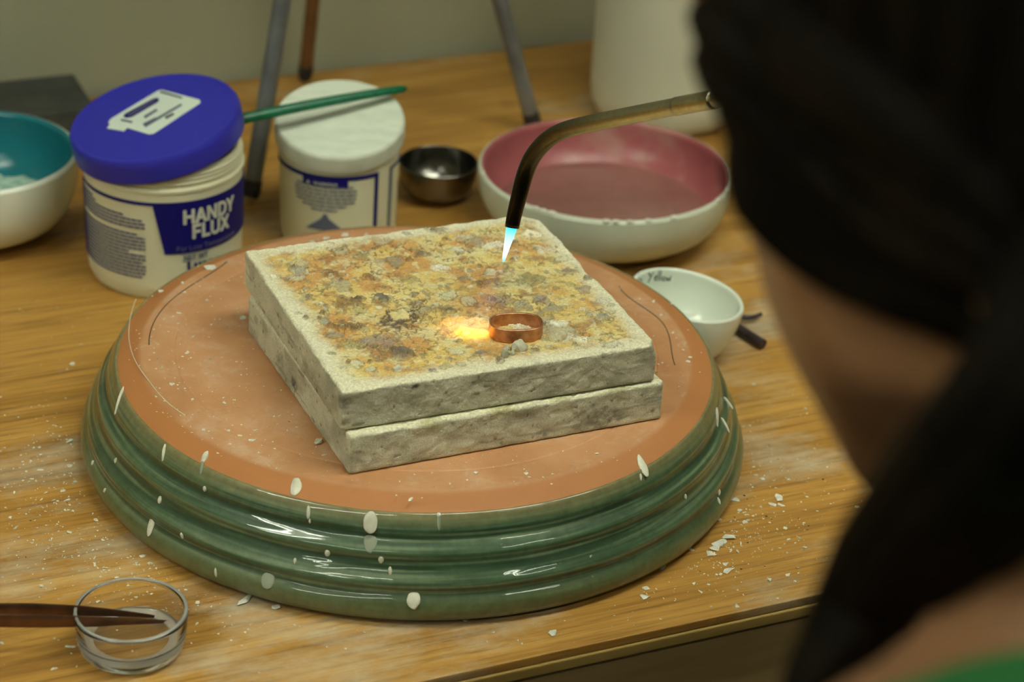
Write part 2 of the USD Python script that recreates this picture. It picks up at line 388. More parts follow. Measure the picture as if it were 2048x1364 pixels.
clay_prof = np.array(clay_prof)[::-1]
o = thing('pottery_dish', 'upturned round pottery dish with bare terracotta base and ribbed green glazed side under the bricks', 'dish', DC)
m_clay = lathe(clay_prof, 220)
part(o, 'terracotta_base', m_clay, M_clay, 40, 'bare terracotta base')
m_side = lathe(side_prof, 260)
th = np.arctan2(m_side.vertices[:, 1], m_side.vertices[:, 0]); zv = m_side.vertices[:, 2]; rv = np.hypot(m_side.vertices[:, 0], m_side.vertices[:, 1])
uu = np.clip((zz[0] - zv) / (zz[0] - .012), 0, 1.3)
wob = meshkit.fbm(np.stack([np.cos(th) * 5, np.sin(th) * 5, uu * 9], -1), 4, 3)
wob2 = meshkit.fbm(np.stack([np.cos(th) * 2.2, np.sin(th) * 2.2, uu * 26], -1), 4, 9)
m_side.vertices[:, :2] *= (1 + (.006 * (wob - .5) * np.clip(uu * 3, 0, 1))[:, None] * (zv > .003)[:, None])
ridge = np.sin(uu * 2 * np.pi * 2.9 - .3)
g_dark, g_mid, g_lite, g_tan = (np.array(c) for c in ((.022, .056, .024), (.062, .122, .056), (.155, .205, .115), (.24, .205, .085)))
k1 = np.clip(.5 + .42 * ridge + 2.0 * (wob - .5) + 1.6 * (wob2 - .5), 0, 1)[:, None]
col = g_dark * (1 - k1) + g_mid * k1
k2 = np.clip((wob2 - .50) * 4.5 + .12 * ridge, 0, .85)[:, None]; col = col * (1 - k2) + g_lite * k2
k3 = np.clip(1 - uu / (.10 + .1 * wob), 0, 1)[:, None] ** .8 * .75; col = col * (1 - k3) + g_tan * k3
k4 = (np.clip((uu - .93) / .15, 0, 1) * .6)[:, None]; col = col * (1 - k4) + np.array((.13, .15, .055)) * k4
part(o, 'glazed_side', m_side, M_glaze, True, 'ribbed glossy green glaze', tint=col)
dish_world = place(cat(m_clay, m_side), None, DC)
splashes = [(592, 973, 22, 36), (741, 1045, 30, 46), (1285, 932, 19, 38), (827, 1200, 26, 36), (303, 1050, 17, 36), (328, 905, 6, 22), (239, 800, 5, 32), (410, 914, 13, 22), (617, 1025, 8, 26),
            (320, 1000, 11, 11), (655, 1106, 11, 12), (762, 1119, 11, 14), (780, 1142, 8, 18), (1433, 835, 6, 24), (1450, 850, 5, 20), (1456, 806, 5, 18), (410, 978, 8, 8), (1281, 954, 5, 10), (620, 1042, 4, 8), (365, 1071, 7, 8), (590, 1122, 6, 12), (432, 1145, 5, 14), (1370, 993, 5, 6), (1437, 985, 4, 8), (1437, 1002, 4, 8), (878, 1030, 10, 10), (186, 926, 4, 6), (210, 981, 4, 6), (232, 921, 5, 6)]
for k, (px, py, w, h) in enumerate(splashes):
    q = hit(dish_world, px, py)
    if q is None: continue
    p, n = q; s = 1 / ppm(p)
    vis = max(.35, abs(n @ ray(px, py)) / np.linalg.norm(ray(px, py)))
    b = blob((h * s / 2 / max(.55, vis), w * s / 2, .00075), .15, 2, k)
    down = np.array([0, 0, -1.0])
    part(o, 'slip_splash', place(b, basis(n, UP), p - DC + n * .0001), M_slip, True)
for (px, py, w, h, mt) in [(741, 1082, 26, 34, M_slipthin), (536, 1160, 28, 26, M_slipthin), (878, 1042, 9, 26, M_slipthin), (403, 935, 8, 20, M_slipthin)]:
    p, n = hit(dish_world, px, py); s = 1 / ppm(p)
    part(o, 'slip_splash', place(blob((h * s / 2 / .7, w * s / 2, .0004), .1, 2, int(px)), basis(n, UP), p - DC), mt, True)
# scribed line on the clay
for pts in ([(272, 598), (258, 655), (270, 720), (300, 765), (325, 795), (370, 830)],):
    q = np.array([P(a, b, ZT + .00005) - DC for a, b in pts])
    part(o, 'scratch', sweep(spline(q, 40), .00018, 6), M_slip, True)
for pts in ([(455, 523), (400, 560), (345, 598), (310, 640), (298, 690)], [(1238, 572), (1290, 617), (1322, 642), (1340, 680), (1350, 730)]):
    q = np.array([P(a, b, ZT + .00002) - DC for a, b in pts])
    part(o, 'scratch', sweep(spline(q, 40), .00022, 6), M_darkgrit, True)

# ------------------------------------------------------------------ the two soldering bricks
def grid_box(sx, sy, sz, nx, ny, nz, r):
    "rounded box (0..sx, 0..sy, 0..sz) of face grids; returns vertices, faces"
    V, F, n0 = [], [], 0
    def face(a, b, fn, flip):
        nonlocal n0
        A, B = np.meshgrid(a, b, indexing='ij'); v = fn(A, B).reshape(-1, 3); na, nb = len(a), len(b)
        i = np.arange(na - 1)[:, None] * nb; j = np.arange(nb - 1)[None]
        q = np.stack([i + j, i + nb + j, i + nb + j + 1, i + j + 1], -1).reshape(-1, 4)
        if flip: q = q[:, ::-1]
        V.append(v); F.append(q + n0); n0 += len(v)
    ax, ay, az = np.linspace(0, sx, nx), np.linspace(0, sy, ny), np.linspace(0, sz, nz)
    S = lambda *c: np.stack(np.broadcast_arrays(*c), -1)
    face(ax, ay, lambda a, b: S(a, b, sz), False); face(ax, ay, lambda a, b: S(a, b, 0.0), True)
    face(ax, az, lambda a, b: S(a, 0.0, b), False); face(ax, az, lambda a, b: S(a, sy, b), True)
    face(ay, az, lambda a, b: S(0.0, a, b), True); face(ay, az, lambda a, b: S(sx, a, b), False)
    v = np.vstack(V); f = np.vstack(F)
    m = trimesh.Trimesh(v, np.vstack([f[:, [0, 1, 2]], f[:, [0, 2, 3]]]), process=False); m.merge_vertices(digits_vertex=7)
    v = m.vertices; inner = np.clip(v, r, np.array([sx, sy, sz]) - r); d = v - inner; L = np.linalg.norm(d, axis=1, keepdims=True)
    m.vertices = np.where(L > 1e-9, inner + d / np.maximum(L, 1e-9) * r, v)
    return m


def smooth(a, b, x):
    t = np.clip((x - a) / (b - a), 0, 1); return t * t * (3 - 2 * t)


def mixc(c, d, k):
    k = np.asarray(k)[:, None]; return c * (1 - k) + np.asarray(d) * k


NN, FB = meshkit.noise, meshkit.fbm
def make_brick(n2, ang, w, l, z0, t, nx, crusts, seed, dens, stains=()):
    ex = np.array([math.cos(ang), math.sin(ang), 0]); ey = np.array([-math.sin(ang), math.cos(ang), 0])
    org = np.array([n2[0], n2[1], TZ + z0])
    m = grid_box(w, l, t, nx, int(nx * l / w), max(12, int(nx * t / w)), .0016)
    v = np.array(m.vertices); top = smooth(t - .0012, t - .0004, v[:, 2])
    x, y, z = v.T
    p3 = v * 1.0
    rimd = np.minimum.reduce([x, w - x, y, l - y])              # distance to the brick's edge
    c = np.tile(np.array([.60, .575, .42]), (len(v), 1)) * (0.86 + .3 * FB(p3 * 120, 4, seed))[:, None]
    # sides: chalky, with grey stains in streaks
    st = FB(np.stack([(x + y) * 60, z * 10, z * 500], -1), 4, seed + 1)
    c = mixc(c, (.36, .34, .24), np.clip((FB(p3 * 70, 4, seed + 2) - .5) * 3.5, 0, .8) * (1 - top))
    c = mixc(c, (.22, .205, .15), smooth(.62, .76, st) * .5 * (1 - top) * (FB(p3 * 30, 2, 4) > .45))
    pit = smooth(.86, .93, NN(p3 * 380, seed + 5)) * (1 - top); c = mixc(c, (.20, .17, .11), pit * .8)
    # top: pale at the rim, ochre to orange inside
    wmp = rimd + .012 * (FB(p3 * 90, 4, seed + 6) - .5)
    k = smooth(.001, .0105, wmp) * top
    och = np.tile(np.array([.66, .47, .145]), (len(v), 1))
    och = mixc(och, (.70, .56, .22), smooth(.45, .62, FB(p3 * 55, 4, seed + 7)))
    och = mixc(och, (.55, .29, .085), smooth(.46, .62, FB(p3 * 75 + 5, 5, seed + 8)) * .95)
    och = mixc(och, (.36, .17, .05), smooth(.56, .70, FB(p3 * 130 + 9, 4, seed + 9)) * .75)
    och = mixc(och, (.66, .61, .34), smooth(.56, .70, FB(p3 * 110 + 3, 5, seed + 10)) * .7)
    och = mixc(och, (.70, .66, .38), smooth(.57, .67, FB(p3 * 330 + 13, 4, seed + 21)) * .65)
    och = mixc(och, (.27, .20, .10), smooth(.60, .70, FB(p3 * 360 + 23, 4, seed + 22)) * .7)
    och = mixc(och, (.60, .34, .07), smooth(.56, .68, FB(p3 * 260 + 31, 4, seed + 23)) * .6)
    c = mixc(c, och, k * .95)
    c = mixc(c, (.74, .70, .50), top * (1 - k) * .8)
    c *= (1 + (-.03 + .34 * (NN(p3 * 1500, seed + 30) - .5)) * top)[:, None]
    disp = np.zeros(len(v))
    disp += top * .0008 * (FB(p3 * 160, 5, seed + 11) - .5) * 2 + top * .00035 * (FB(p3 * 520, 3, seed + 12) - .5) * 2
    disp -= pit * .0007
    # crusts: (x, y, rx, ry, angle, kind)
    r_ = np.random.default_rng(seed + 50)
    cl = list(crusts)
    for _ in range(dens):
        s = r_.uniform(.0005, .0016) * (1 + 1.2 * (r_.random() < .12))
        cl.append((r_.uniform(.004, w - .004), r_.uniform(.004, l - .004), s * r_.uniform(1, 1.7), s, r_.uniform(0, 3), r_.choice(['grey', 'pale', 'pale', 'white', 'grey', 'olive', 'brown'])))
    kinds = dict(grey=((.27, .26, .20), .0006), dark=((.105, .08, .06), .0011), brown=((.17, .085, .035), .0009), pale=((.50, .49, .36), .0005), white=((.70, .69, .56), .0006), olive=((.33, .29, .12), .0004), cream=((.62, .54, .27), .0009), violet=((.26, .21, .20), .0005), teal=((.20, .28, .24), .0005))
    P2 = np.stack([x, y], -1)
    for i, (cx, cy, rx, ry, a, kd) in enumerate(cl):
        sel = np.where((np.abs(x - cx) < rx * 2.2) & (np.abs(y - cy) < rx * 2.2) & (top > .1))[0]
        if not len(sel): continue
        q = P2[sel] - [cx, cy]; ca, sa = math.cos(a), math.sin(a)
        q = np.stack([(q[:, 0] * ca + q[:, 1] * sa) / rx, (-q[:, 0] * sa + q[:, 1] * ca) / ry], -1)
        wn = NN(np.c_[P2[sel] * 700, np.full(len(sel), i * 3.7)], seed); wn2 = NN(np.c_[P2[sel] * 1700, np.full(len(sel), i * 5.1)], seed)
        wn3 = NN(np.c_[P2[sel] * 330, np.full(len(sel), i * 2.3)], seed); d = np.hypot(*q.T) * 1.12 + 1.15 * (wn3 - .5) + .9 * (wn - .5) + .5 * (wn2 - .5)
        body = smooth(1.0, .75, d) * top[sel]; rim = np.exp(-((d - .92) / .16) ** 2) * top[sel]
        colr, hgt = kinds[kd]; colr = np.array(colr) * r_.uniform(.8, 1.2)
        shade = colr[None] * (.75 + .5 * wn2)[:, None]
        kk = (body * (.45 + .5 * wn))[:, None]; c[sel] = c[sel] * (1 - kk) + shade * kk
        edge = np.array((.13, .10, .05)) if kd != 'white' else np.array((.4, .36, .24))
        kr = (np.exp(-((d - 1.06) / .12) ** 2) * .55 * top[sel])[:, None]; c[sel] = c[sel] * (1 - kr) + edge * kr
        if kd == 'cream':
            kr = (np.exp(-((d - 1.0) / .28) ** 2) * .9 * top[sel])[:, None]; c[sel] = c[sel] * (1 - kr) + np.array((.10, .075, .06)) * kr
        disp[sel] += body * hgt * (.55 + .8 * wn2) + rim * hgt * .5
    cr = smooth(.035, .0, np.abs(FB(p3 * 190 + 17, 3, seed + 13) - .5)) * top * smooth(.42, .55, FB(p3 * 60 + 2, 2, seed + 14)) * smooth(.004, .012, rimd)   # hairline cracks
    c = mixc(c, (.15, .09, .035), cr * .75); disp -= cr * .0005
    for (px, py, rad, colr, amt) in stains:
        q = hit(place(m, rot([0, 0, 1], ang), org), px, py)
        if q is None: continue
        a_ = rot([0, 0, 1], -ang) @ (q[0] - org); rr = rad / ppm(q[0]); dd = np.linalg.norm((p3 - a_) * [1, 1, 1.3], axis=1) / rr + 1.1 * (FB(p3 * 500, 3, 77) - .5)
        c = mixc(c, colr, smooth(1.05, .25, dd) * amt * (.5 + .8 * NN(p3 * 900, 3)).clip(0, 1))
    v[:, 2] += disp
    edge_rough = .0009 * (FB(p3 * 260, 4, seed + 15) - .5)
    ctr = np.array([w / 2, l / 2]); dirn = (v[:, :2] - ctr); dirn /= np.linalg.norm(dirn, axis=1, keepdims=True)
    v[:, :2] += dirn * (edge_rough * (rimd < .002))[:, None]
    return m, v, c, org, ex, ey


ZB1, TB1, TB2 = ZT, .0172, .0171
Z2 = ZB1 + TB1 + .0003
B1 = ((-.05904, .77848), .43888, .13328, .12281); B2 = ((-.06245, .78111), .41611, .13115, .12608)
# what is seen on the upper brick, by where it lies
seen = [(596, 543, 42, 46, 'pale'), (600, 545, 18, 26, 'grey'), (680, 501, 40, 22, 'pale'), (684, 572, 40, 24, 'grey'), (699, 609, 58, 30, 'brown'), (712, 604, 22, 12, 'dark'), (797, 634, 62, 34, 'cream'), (772, 600, 40, 20, 'grey'), (649, 644, 24, 14, 'teal'), (756, 684, 90, 26, 'violet'), (690, 655, 60, 18, 'dark'),
        (798, 707, 64, 34, 'grey'), (805, 708, 44, 20, 'dark'), (895, 622, 46, 16, 'dark'), (899, 591, 38, 24, 'pale'), (935, 602, 36, 22, 'pale'), (926, 558, 24, 12, 'grey'), (983, 545, 34, 18, 'pale'), (921, 501, 48, 11, 'white'), (842, 508, 28, 12, 'dark'), (926, 477, 36, 20, 'pale'), (990, 492, 50, 22, 'white'),
        (955, 485, 30, 20, 'grey'), (1207, 635, 48, 30, 'pale'), (1207, 636, 26, 14, 'grey'), (1174, 557, 17, 10, 'dark'), (1137, 543, 38, 14, 'violet'), (1167, 580, 30, 16, 'violet'), (1203, 600, 34, 13, 'white'), (1106, 618, 44, 26, 'grey'), (1044, 613, 40, 22, 'grey'), (1080, 600, 36, 20, 'violet'), (1123, 664, 90, 34, 'pale'),
        (1160, 680, 60, 16, 'white'), (1110, 650, 60, 18, 'white'), (763, 521, 26, 12, 'violet'), (790, 523, 34, 22, 'grey'), (880, 538, 40, 14, 'white'), (1060, 560, 60, 26, 'olive'), (1000, 600, 60, 24, 'violet'), (1085, 500, 40, 20, 'white'), (1060, 470, 46, 20, 'white'), (1020, 480, 30, 16, 'white'), (1125, 520, 30, 14, 'pale'),
        (720, 600, 20, 12, 'dark'), (760, 600, 36, 20, 'dark'), (830, 608, 30, 14, 'grey'), (843, 622, 44, 18, 'grey'), (712, 730, 30, 14, 'pale'), (862, 742, 22, 10, 'violet'), (700, 690, 50, 22, 'olive'), (668, 672, 34, 14, 'grey'), (740, 740, 24, 10, 'pale'), (1080, 640, 40, 16, 'pale'), (905, 705, 40, 12, 'pale'), (960, 710, 30, 9, 'violet'),
        (833, 772, 14, 12, 'dark'), (648, 625, 20, 10, 'olive'), (735, 555, 30, 16, 'brown'), (660, 550, 30, 14, 'brown'), (820, 560, 40, 16, 'olive'), (1000, 530, 30, 12, 'olive'), (1225, 690, 40, 12, 'pale'), (1120, 480, 24, 18, 'white')]
mk = make_brick(*B2, Z2, TB2, 10, [], 11, 0)
_, _, _, org2, ex2, ey2 = mk
def to_brick(px, py):
    q = P(px, py, Z2 + TB2) - org2; return q @ ex2, q @ ey2
crusts = []
for (px, py, wp, hp, kd) in seen:
    a, b = to_brick(px, py); s = 1 / ppm(P(px, py, Z2 + TB2))
    crusts.append((a, b, wp * s / 2, hp * s / 2 / .5, -B2[1], kd))
m, v, c, org, ex, ey = make_brick(*B2, Z2, TB2, 400, crusts, 11, 170, [(686, 806, 26, (.13, .12, .085), .8), (690, 846, 12, (.20, .13, .05), .7), (833, 773, 10, (.05, .045, .03), 1), (612, 735, 20, (.2, .18, .12), .5), (560, 640, 22, (.24, .21, .14), .5), (1190, 745, 40, (.33, .31, .22), .5), (800, 835, 40, (.36, .34, .25), .5)])
# broken back corner and worn right edge
w_, l_ = B2[2], B2[3]
sxy = (v[:, 0] - w_) + (v[:, 1] - l_) + .0085 + .003 * (NN(np.c_[v[:, :2] * 300, v[:, 2] * 200], 5) - .5)
k = np.maximum(sxy, 0); v[:, 0] -= k / 2; v[:, 1] -= k / 2
bite = .0022 * smooth(.52, .75, NN(np.c_[np.zeros(len(v)), v[:, 1] * 75, v[:, 2] * 40], 21)) * smooth(w_ - .004, w_, v[:, 0]) * smooth(.004, .017, v[:, 2]); v[:, 0] -= bite
m.vertices = v
o = thing('soldering_brick', 'upper soldering brick with scorched yellow and grey crusted top', 'brick', org, B2[1])
part(o, 'block', m, M_brick, True, tint=c)
top_brick = place(m, rot([0, 0, 1], B2[1]), org)
m, v, c, org, ex, ey = make_brick(*B1, ZB1, TB1, 300, [], 31, 120, [(588, 768, 20, (.07, .065, .05), .9), (560, 720, 30, (.2, .19, .14), .6), (1190, 838, 62, (.17, .165, .125), .75), (1235, 830, 30, (.17, .165, .125), .6), (1090, 866, 26, (.24, .23, .17), .6), (512, 640, 18, (.22, .2, .15), .6), (1000, 815, 40, (.34, .31, .10), .7), (1120, 790, 36, (.33, .30, .11), .7), (1240, 775, 40, (.36, .34, .16), .7), (860, 842, 40, (.36, .33, .14), .6), (718, 905, 10, (.2, .19, .14), .6)])
m.vertices = v
o = thing('soldering_brick', 'lower chalky white soldering brick lying on the terracotta base', 'brick', org, B1[1])
part(o, 'block', m, M_brick, True, tint=c)
ZTOP = Z2 + TB2


def on_top(px, py):
    q = hit(top_brick, px, py); return q[0] if q else P(px, py, ZTOP)


# ------------------------------------------------------------------ copper ring, pumice grains beside it
c0 = P(1031, 668, ZTOP)
n_ = 120; a = np.arange(n_) * 2 * np.pi / n_
def ring_loop(off):
    e = 2.6; ca, sa = np.cos(a), np.sin(a)
    xx = (.0106 + off) * np.sign(ca) * np.abs(ca) ** (2 / e); yy = (.0076 + off) * np.sign(sa) * np.abs(sa) ** (2 / e); return np.stack([xx, yy + .0012 * xx / .0106 * 0], 1)
prof = [(0, 0.0), (.0, .0054), (-.0002, .0056), (-.0007, .0056), (-.0009, .0054), (-.0009, 0.0)]
V = np.vstack([np.c_[ring_loop(o_), np.full(n_, z_)] for o_, z_ in prof]); F = []
for i in range(len(prof)):
    i2 = (i + 1) % len(prof); j = np.arange(n_); j2 = (j + 1) % n_
    F.append(np.stack([i * n_ + j, i * n_ + j2, i2 * n_ + j2], 1)); F.append(np.stack([i * n_ + j, i2 * n_ + j2, i2 * n_ + j], 1))
ringm = trimesh.Trimesh(V, np.vstack(F), process=False)
o = thing('copper_ring', 'flattened oval copper ring band on the scorched brick', 'ring', c0 + [0, 0, .0001], .16)
part(o, 'band', ringm, M_copper, 40)
for i, (px, py, wp, hp, lab) in enumerate([(1038, 694, 34, 24, 'largest pale pumice lump against the front of the copper ring'), (1009, 709, 16, 26, 'long pale pumice lump nearest the front brick edge'), (1015, 697, 12, 12, 'small pumice grain between the ring and the long pumice lump'), (1024, 707, 13, 12, 'small dark-edged pumice grain right of the long pumice lump'), (796, 738, 18, 14, 'small white chip alone near the front left brick edge')]):
    p = on_top(px, py + hp * .2); s = 1 / ppm(p)
    o = thing('pumice_lump', lab, 'stone', p - [0, 0, .0004], rng.uniform(0, 1))
    b = blob((wp * s / 2, wp * s / 2 * .8, hp * s / 2 / .9), .35, 2, i + 3); b.apply_translation([0, 0, hp * s / 2 * .7])
    part(o, 'grain', b, M_pebble if i < 4 else M_chip, True)

# ------------------------------------------------------------------ torch
tip = D(1024, 453, .962); strike = P(955, 655, ZTOP)
def tube_pt(px, py, d): return D(px, py, d)
pth = [(1024, 455, .962), (1031, 420, .960), (1040, 385, .957), (1051, 345, .954), (1069, 308, .949), (1098, 277, .943), (1140, 257, .934), (1200, 243, .922), (1290, 225, .903), (1440, 197, .872), (1640, 160, .835)]
path = spline([tube_pt(*q) for q in pth], 120)
org = tip
o = thing('torch', 'bent brass and steel torch tube with a blue flame pointing at the copper ring', 'torch', org)
s = np.linspace(0, 1, 120)
rad = np.interp(s, [0, .02, .10, .14, .25, 1], [.0029, .0030, .0034, .0035, .0034, .0033])
tm = sweep(path - org, rad, 24)
xs = np.r_[np.repeat(s, 24), 0, 1]
tint = np.stack([np.interp(xs, [0, .12, .28, .42, 1], [.035, .05, .16, .42, .64]), np.interp(xs, [0, .12, .28, .42, 1], [.028, .042, .13, .39, .62]), np.interp(xs, [0, .12, .28, .42, 1], [.022, .03, .075, .26, .50])], -1)
part(o, 'tube', tm, M_torch, True, 'bent metal tube darkened towards its nozzle', tint=tint)
i0 = 73
nz = sweep(path[0:9] - org + 0, np.interp(np.arange(9), [0, 1, 8], [.0026, .00275, .00275]) + .0001, 24, True)
cm = sweep(path[i0:i0 + 14] - org, .0036, 24)
part(o, 'collar', cm, M_torch, True, tint=np.tile((.5, .45, .3), (len(cm.vertices), 1)))
d_end = path[-1] - path[-4]; d_end /= np.linalg.norm(d_end)
hp_ = np.array([path[-1] - org + d_end * t for t in (-.004, 0, .004, .012, .05, .09, .112, .118)])
part(o, 'handle', sweep(hp_, [.004, .0075, .0085, .0095, .0105, .0105, .009, .006], 20), M_darksteel, 40, 'dark torch handle')
hose_dir = np.array([.10, -.10, -.02])
hs = spline([path[-1] - org + d_end * .115, path[-1] - org + d_end * .16 + [0, 0, -.01], path[-1] - org + d_end * .2 + [.03, -.02, -.08], path[-1] - org + d_end * .2 + [.04, -.04, -.30]], 40)
part(o, 'hose', sweep(hs, .0045, 12), M_rubber, True)
# flame: bright inner cone, thin plume beyond it, yellow sodium flame where it meets the brick beside the ring
axis = D(1006, 524, .966) - tip; L = np.linalg.norm(axis)
ss = np.linspace(0, 1, 24); cr_ = np.interp(ss, [0, .08, .3, .7, .9, 1], [.0021, .0021, .00175, .00105, .0007, .00015])
cone = sweep([axis * q for q in ss], cr_, 20)
cs = np.r_[np.repeat(ss, 20), 0, 1]
ct = np.stack([np.interp(cs, [0, .12, .35, .75, .93, 1], [.01, .10, .32, .55, .2, .01]), np.interp(cs, [0, .12, .35, .75, .93, 1], [.45, .7, .85, .92, .7, .35]), np.interp(cs, [0, 1], [1.0, 1.0])], -1)
part(o, 'flame_cone', cone, M_cone, True, 'pale blue inner flame', tint=ct)
end = strike - tip + np.array([0, 0, .0032])
pp = [axis * .75 + (end - axis * .75) * q for q in np.linspace(0, 1, 24)]
part(o, 'flame_plume', sweep(pp, np.interp(np.linspace(0, 1, 24), [0, .2, .7, 1], [.0012, .0026, .0045, .003]), 20), M_plume, True, 'faint pinkish outer flame')
hc = P(935, 662, ZTOP) - tip + [0, 0, .0006]
hot = blob((.0125, .0085, .0026), .3, 3, 5)
hot.vertices[:, 2] = np.where(hot.vertices[:, 2] < 0, hot.vertices[:, 2] * .05, hot.vertices[:, 2])
part(o, 'sodium_flame', place(hot, rot([0, 0, 1], .1), hc), M_hot, True, 'orange flame spread on the brick')
hc2 = P(943, 672, ZTOP) - tip + [0, 0, .0006]
core = blob((.0070, .0042, .0022), .3, 3, 8); core.vertices[:, 2] = np.where(core.vertices[:, 2] < 0, core.vertices[:, 2] * .05, core.vertices[:, 2])
part(o, 'sodium_flame', place(core, rot([0, 0, 1], .0), hc2), M_hotcore, True, 'yellow core of the flame beside the ring')

# ------------------------------------------------------------------ jars
def bars(rows, width, pitch, hgt, seed, ragged=None, center=False):
    "illegible small print: word-long bars in rows, from the top down"
    r = np.random.default_rng(seed); out = []
    for i in range(rows):
        lim = width * (ragged[i] if ragged is not None else r.uniform(.93, 1)); x = (width - lim) / 2 if center else 0.0; xe = x + lim
        while x < xe:
            wl = min(r.uniform(1.6, 5.5) * hgt, xe - x)
            if wl > .3 * hgt: out.append(sbox(x, -i * pitch - hgt, x + wl, -i * pitch))
            x += wl + hgt * .55
    return shapely.union_all(out)


jb = P(331, 533, 0); jpm = ppm(jb); R1 = 152 / jpm
toward = math.atan2(CAM[1] - jb[1], CAM[0] - jb[0])
def ang_at(px, center_px, half):                    # the angle on the jar that shows at image column px (left is larger seen from the camera)
    return toward + math.asin(np.clip((px - center_px) / half, -1, 1))
HJ = height(jb, 268)
o = thing('flux_jar', 'white jar with tilted blue screw lid and dark blue label', 'jar', jb)
zs = HJ - .0030
R1t = R1 * 1.035
def jz(py, px=331):                                # height on the jar's near side that shows at row py
    fr = jb + R1 * np.array([math.cos(toward), math.sin(toward), 0]); return height(fr, py)
ztop = jz(408); zsh = ztop + .0035
jr = lambda z: np.interp(z, [0, .006, zsh, zsh + .01], [R1 * .985, R1, R1 * 1.02, R1 * 1.02])
body = [(0, .0015), (R1 * .85, .0012), (R1 * .88, 0), (R1 * .94, .0004), (R1 * .985, .004), (R1, .008), (R1 * 1.02, zsh), (R1 * 1.02, zsh + .0015), (R1 * 1.04, zsh + .002), (R1 * 1.04, zsh + .0032), (R1 * .99, zsh + .004)]
for i in range(3):
    z = zsh + .0046 + (zs - zsh - .007) / 3 * i; body += [(R1 * .99, z), (R1 * 1.02, z + .0010), (R1 * 1.02, z + .0018), (R1 * .99, z + .0028)]
body += [(R1 * .99, zs - .001), (R1 * .96, zs), (R1 * .92, zs - .001), (R1 * .92, .01), (0, .004)]
part(o, 'body', lathe(body, 120), M_cream, 40)
zlab = lambda py: height(P(331, 598, 0), py) if False else None
pxm = R1 / 152.0
def A(px): return ang_at(px, 331, 155)
def lab_shape(pts): return Polygon(pts)
a_left, a_panel, a_right = A(170), A(303), A(560)
lift = .00025
# blue stripe round the top of the label, blue panel, its lettering
def arc_len(a0, a1): return (a1 - a0) * R1
sw = arc_len(A(150) - .9, A(331)); 
stripe = sbox(-sw, -.0016, arc_len(A(331), toward + 2.3), 0)
aref = A(331)
part(o, 'label_stripe', wrap(extrude(stripe, .0002), jr, aref, ztop + .0008, lift), M_blueink, 40)
pz = jz(508) - ztop
panel = Polygon([(arc_len(aref, A(308)), 0), (arc_len(aref, A(330)), pz), (arc_len(aref, toward + 1.62), pz), (arc_len(aref, toward + 1.62), 0)])
lbl = part(o, 'label_panel', wrap(extrude(panel, .0003), jr, aref, ztop, lift), M_blueink, 40, 'dark blue label panel')
def text(t, hgt, px, py, mt, bold=True, name='lettering', slant=0.0):
    m_ = meshkit.text_mesh(t, hgt, .0003, bold); m_.vertices[:, 0] *= .885 if bold else 1
    if bold and hgt > .004: m_ = cat(*[place(m_, None, (dx, dy, 0)) for dx, dy in ((-.00022, 0), (.00022, 0), (0, .00012), (0, -.00012))])
    return part(o, name, wrap(m_, jr, A(px), jz(py), lift + .0003), mt, False)
text('HANDY', .0068, 364, 449, M_whiteink); text('FLUX', .0068, 381, 480, M_whiteink)
text('For Low Temperature', .0024, 352, 503, M_dimink, False)
text('NET WT', .0026, 365, 522, M_greyink, True); 
text('Lucas', .0050, 372, 545, M_blueink, True)
x0 = A(196)
rag = [.42, .46, .8, .98, 1, 1, 0.0, .93, 1, 1, 1, 1, .84, 1, 1, .97, 1, 1, 1, .96]
wd = arc_len(A(178) - .25, A(297))
ys = jz(420) - jz(562)
part(o, 'small_print', wrap(extrude(bars(20, wd, ys / 20, ys / 20 * .40, 4, rag), .0002), jr, A(178) - .25, jz(420), lift), M_blueink, 40)
part(o, 'warning_patch', wrap(extrude(sbox(0, -.0048, .009, 0), .0002), jr, A(172) - .12, jz(392), lift), M_orange, 40, 'orange warning patch')
# lid, tilted
lid_c = D(0, 0, 1)
lc = jb + np.array([0, 0, HJ]) + (-.004) * RT * 0
LR = 173 / ppm(lc)
LH = .0118
tilt = rot(RT, 0) 
lidp = [(0, LH - .0012), (LR * .9, LH - .0012), (LR * .925, LH - .0004), (LR * .955, LH), (LR * .975, LH - .0002), (LR * .995, LH - .0018), (LR, LH - .004), (LR * 1.0, .001), (LR * .99, 0), (LR * .965, 0), (LR * .955, .002), (LR * .955, LH - .003), (0, LH - .003)]
axis_t = np.array([0.0, 1, 0]) * 1.0
Rl = rot(fw * [1, 1, 0], -.185) @ rot([1.0, 0, 0], .14)
lt = np.array([-.0015, 0, HJ - .0022])
lid = part(o, 'lid', place(lathe(lidp[::-1], 140), Rl, lt), M_bluelid, 40, 'blue screw lid sitting askew')
lid_world = place(lathe(lidp[::-1], 140), Rl, jb + lt)
def lid_poly(pts, up=.0002, world=lid_world, base=jb):
    V = []
    n = (Rl @ [0, 0, 1.0]); p0 = jb + lt + n * (LH - .0012)
    for px, py in pts:
        d = ray(px, py); t = ((p0 - CAM) @ n) / (d @ n); V.append(CAM + d * t)
    V = np.array(V); X = Rl.T @ (V - (jb + lt)).T
    e = extrude(Polygon(X[:2].T), .00025); e.apply_translation([0, 0, LH - .0012 + up]); return place(e, Rl, lt)
st = part(lid, 'sticker', lid_poly([(222, 239), (316, 183), (323, 181), (400, 201), (401, 207), (307, 269), (298, 270), (255, 257), (248, 264), (214, 258), (220, 250), (217, 246)]), M_sticker, False, 'white printed sticker')
def ell(pts, mt, up=.0005): part(lid, 'print', lid_poly(pts, up), mt, False)
ell([(249, 231), (306, 200), (315, 198), (319, 201), (316, 206), (264, 236), (254, 238), (248, 236)], M_blueink)
ell([(254, 234), (309, 203), (312, 204), (262, 234)], M_dimink, .0007)
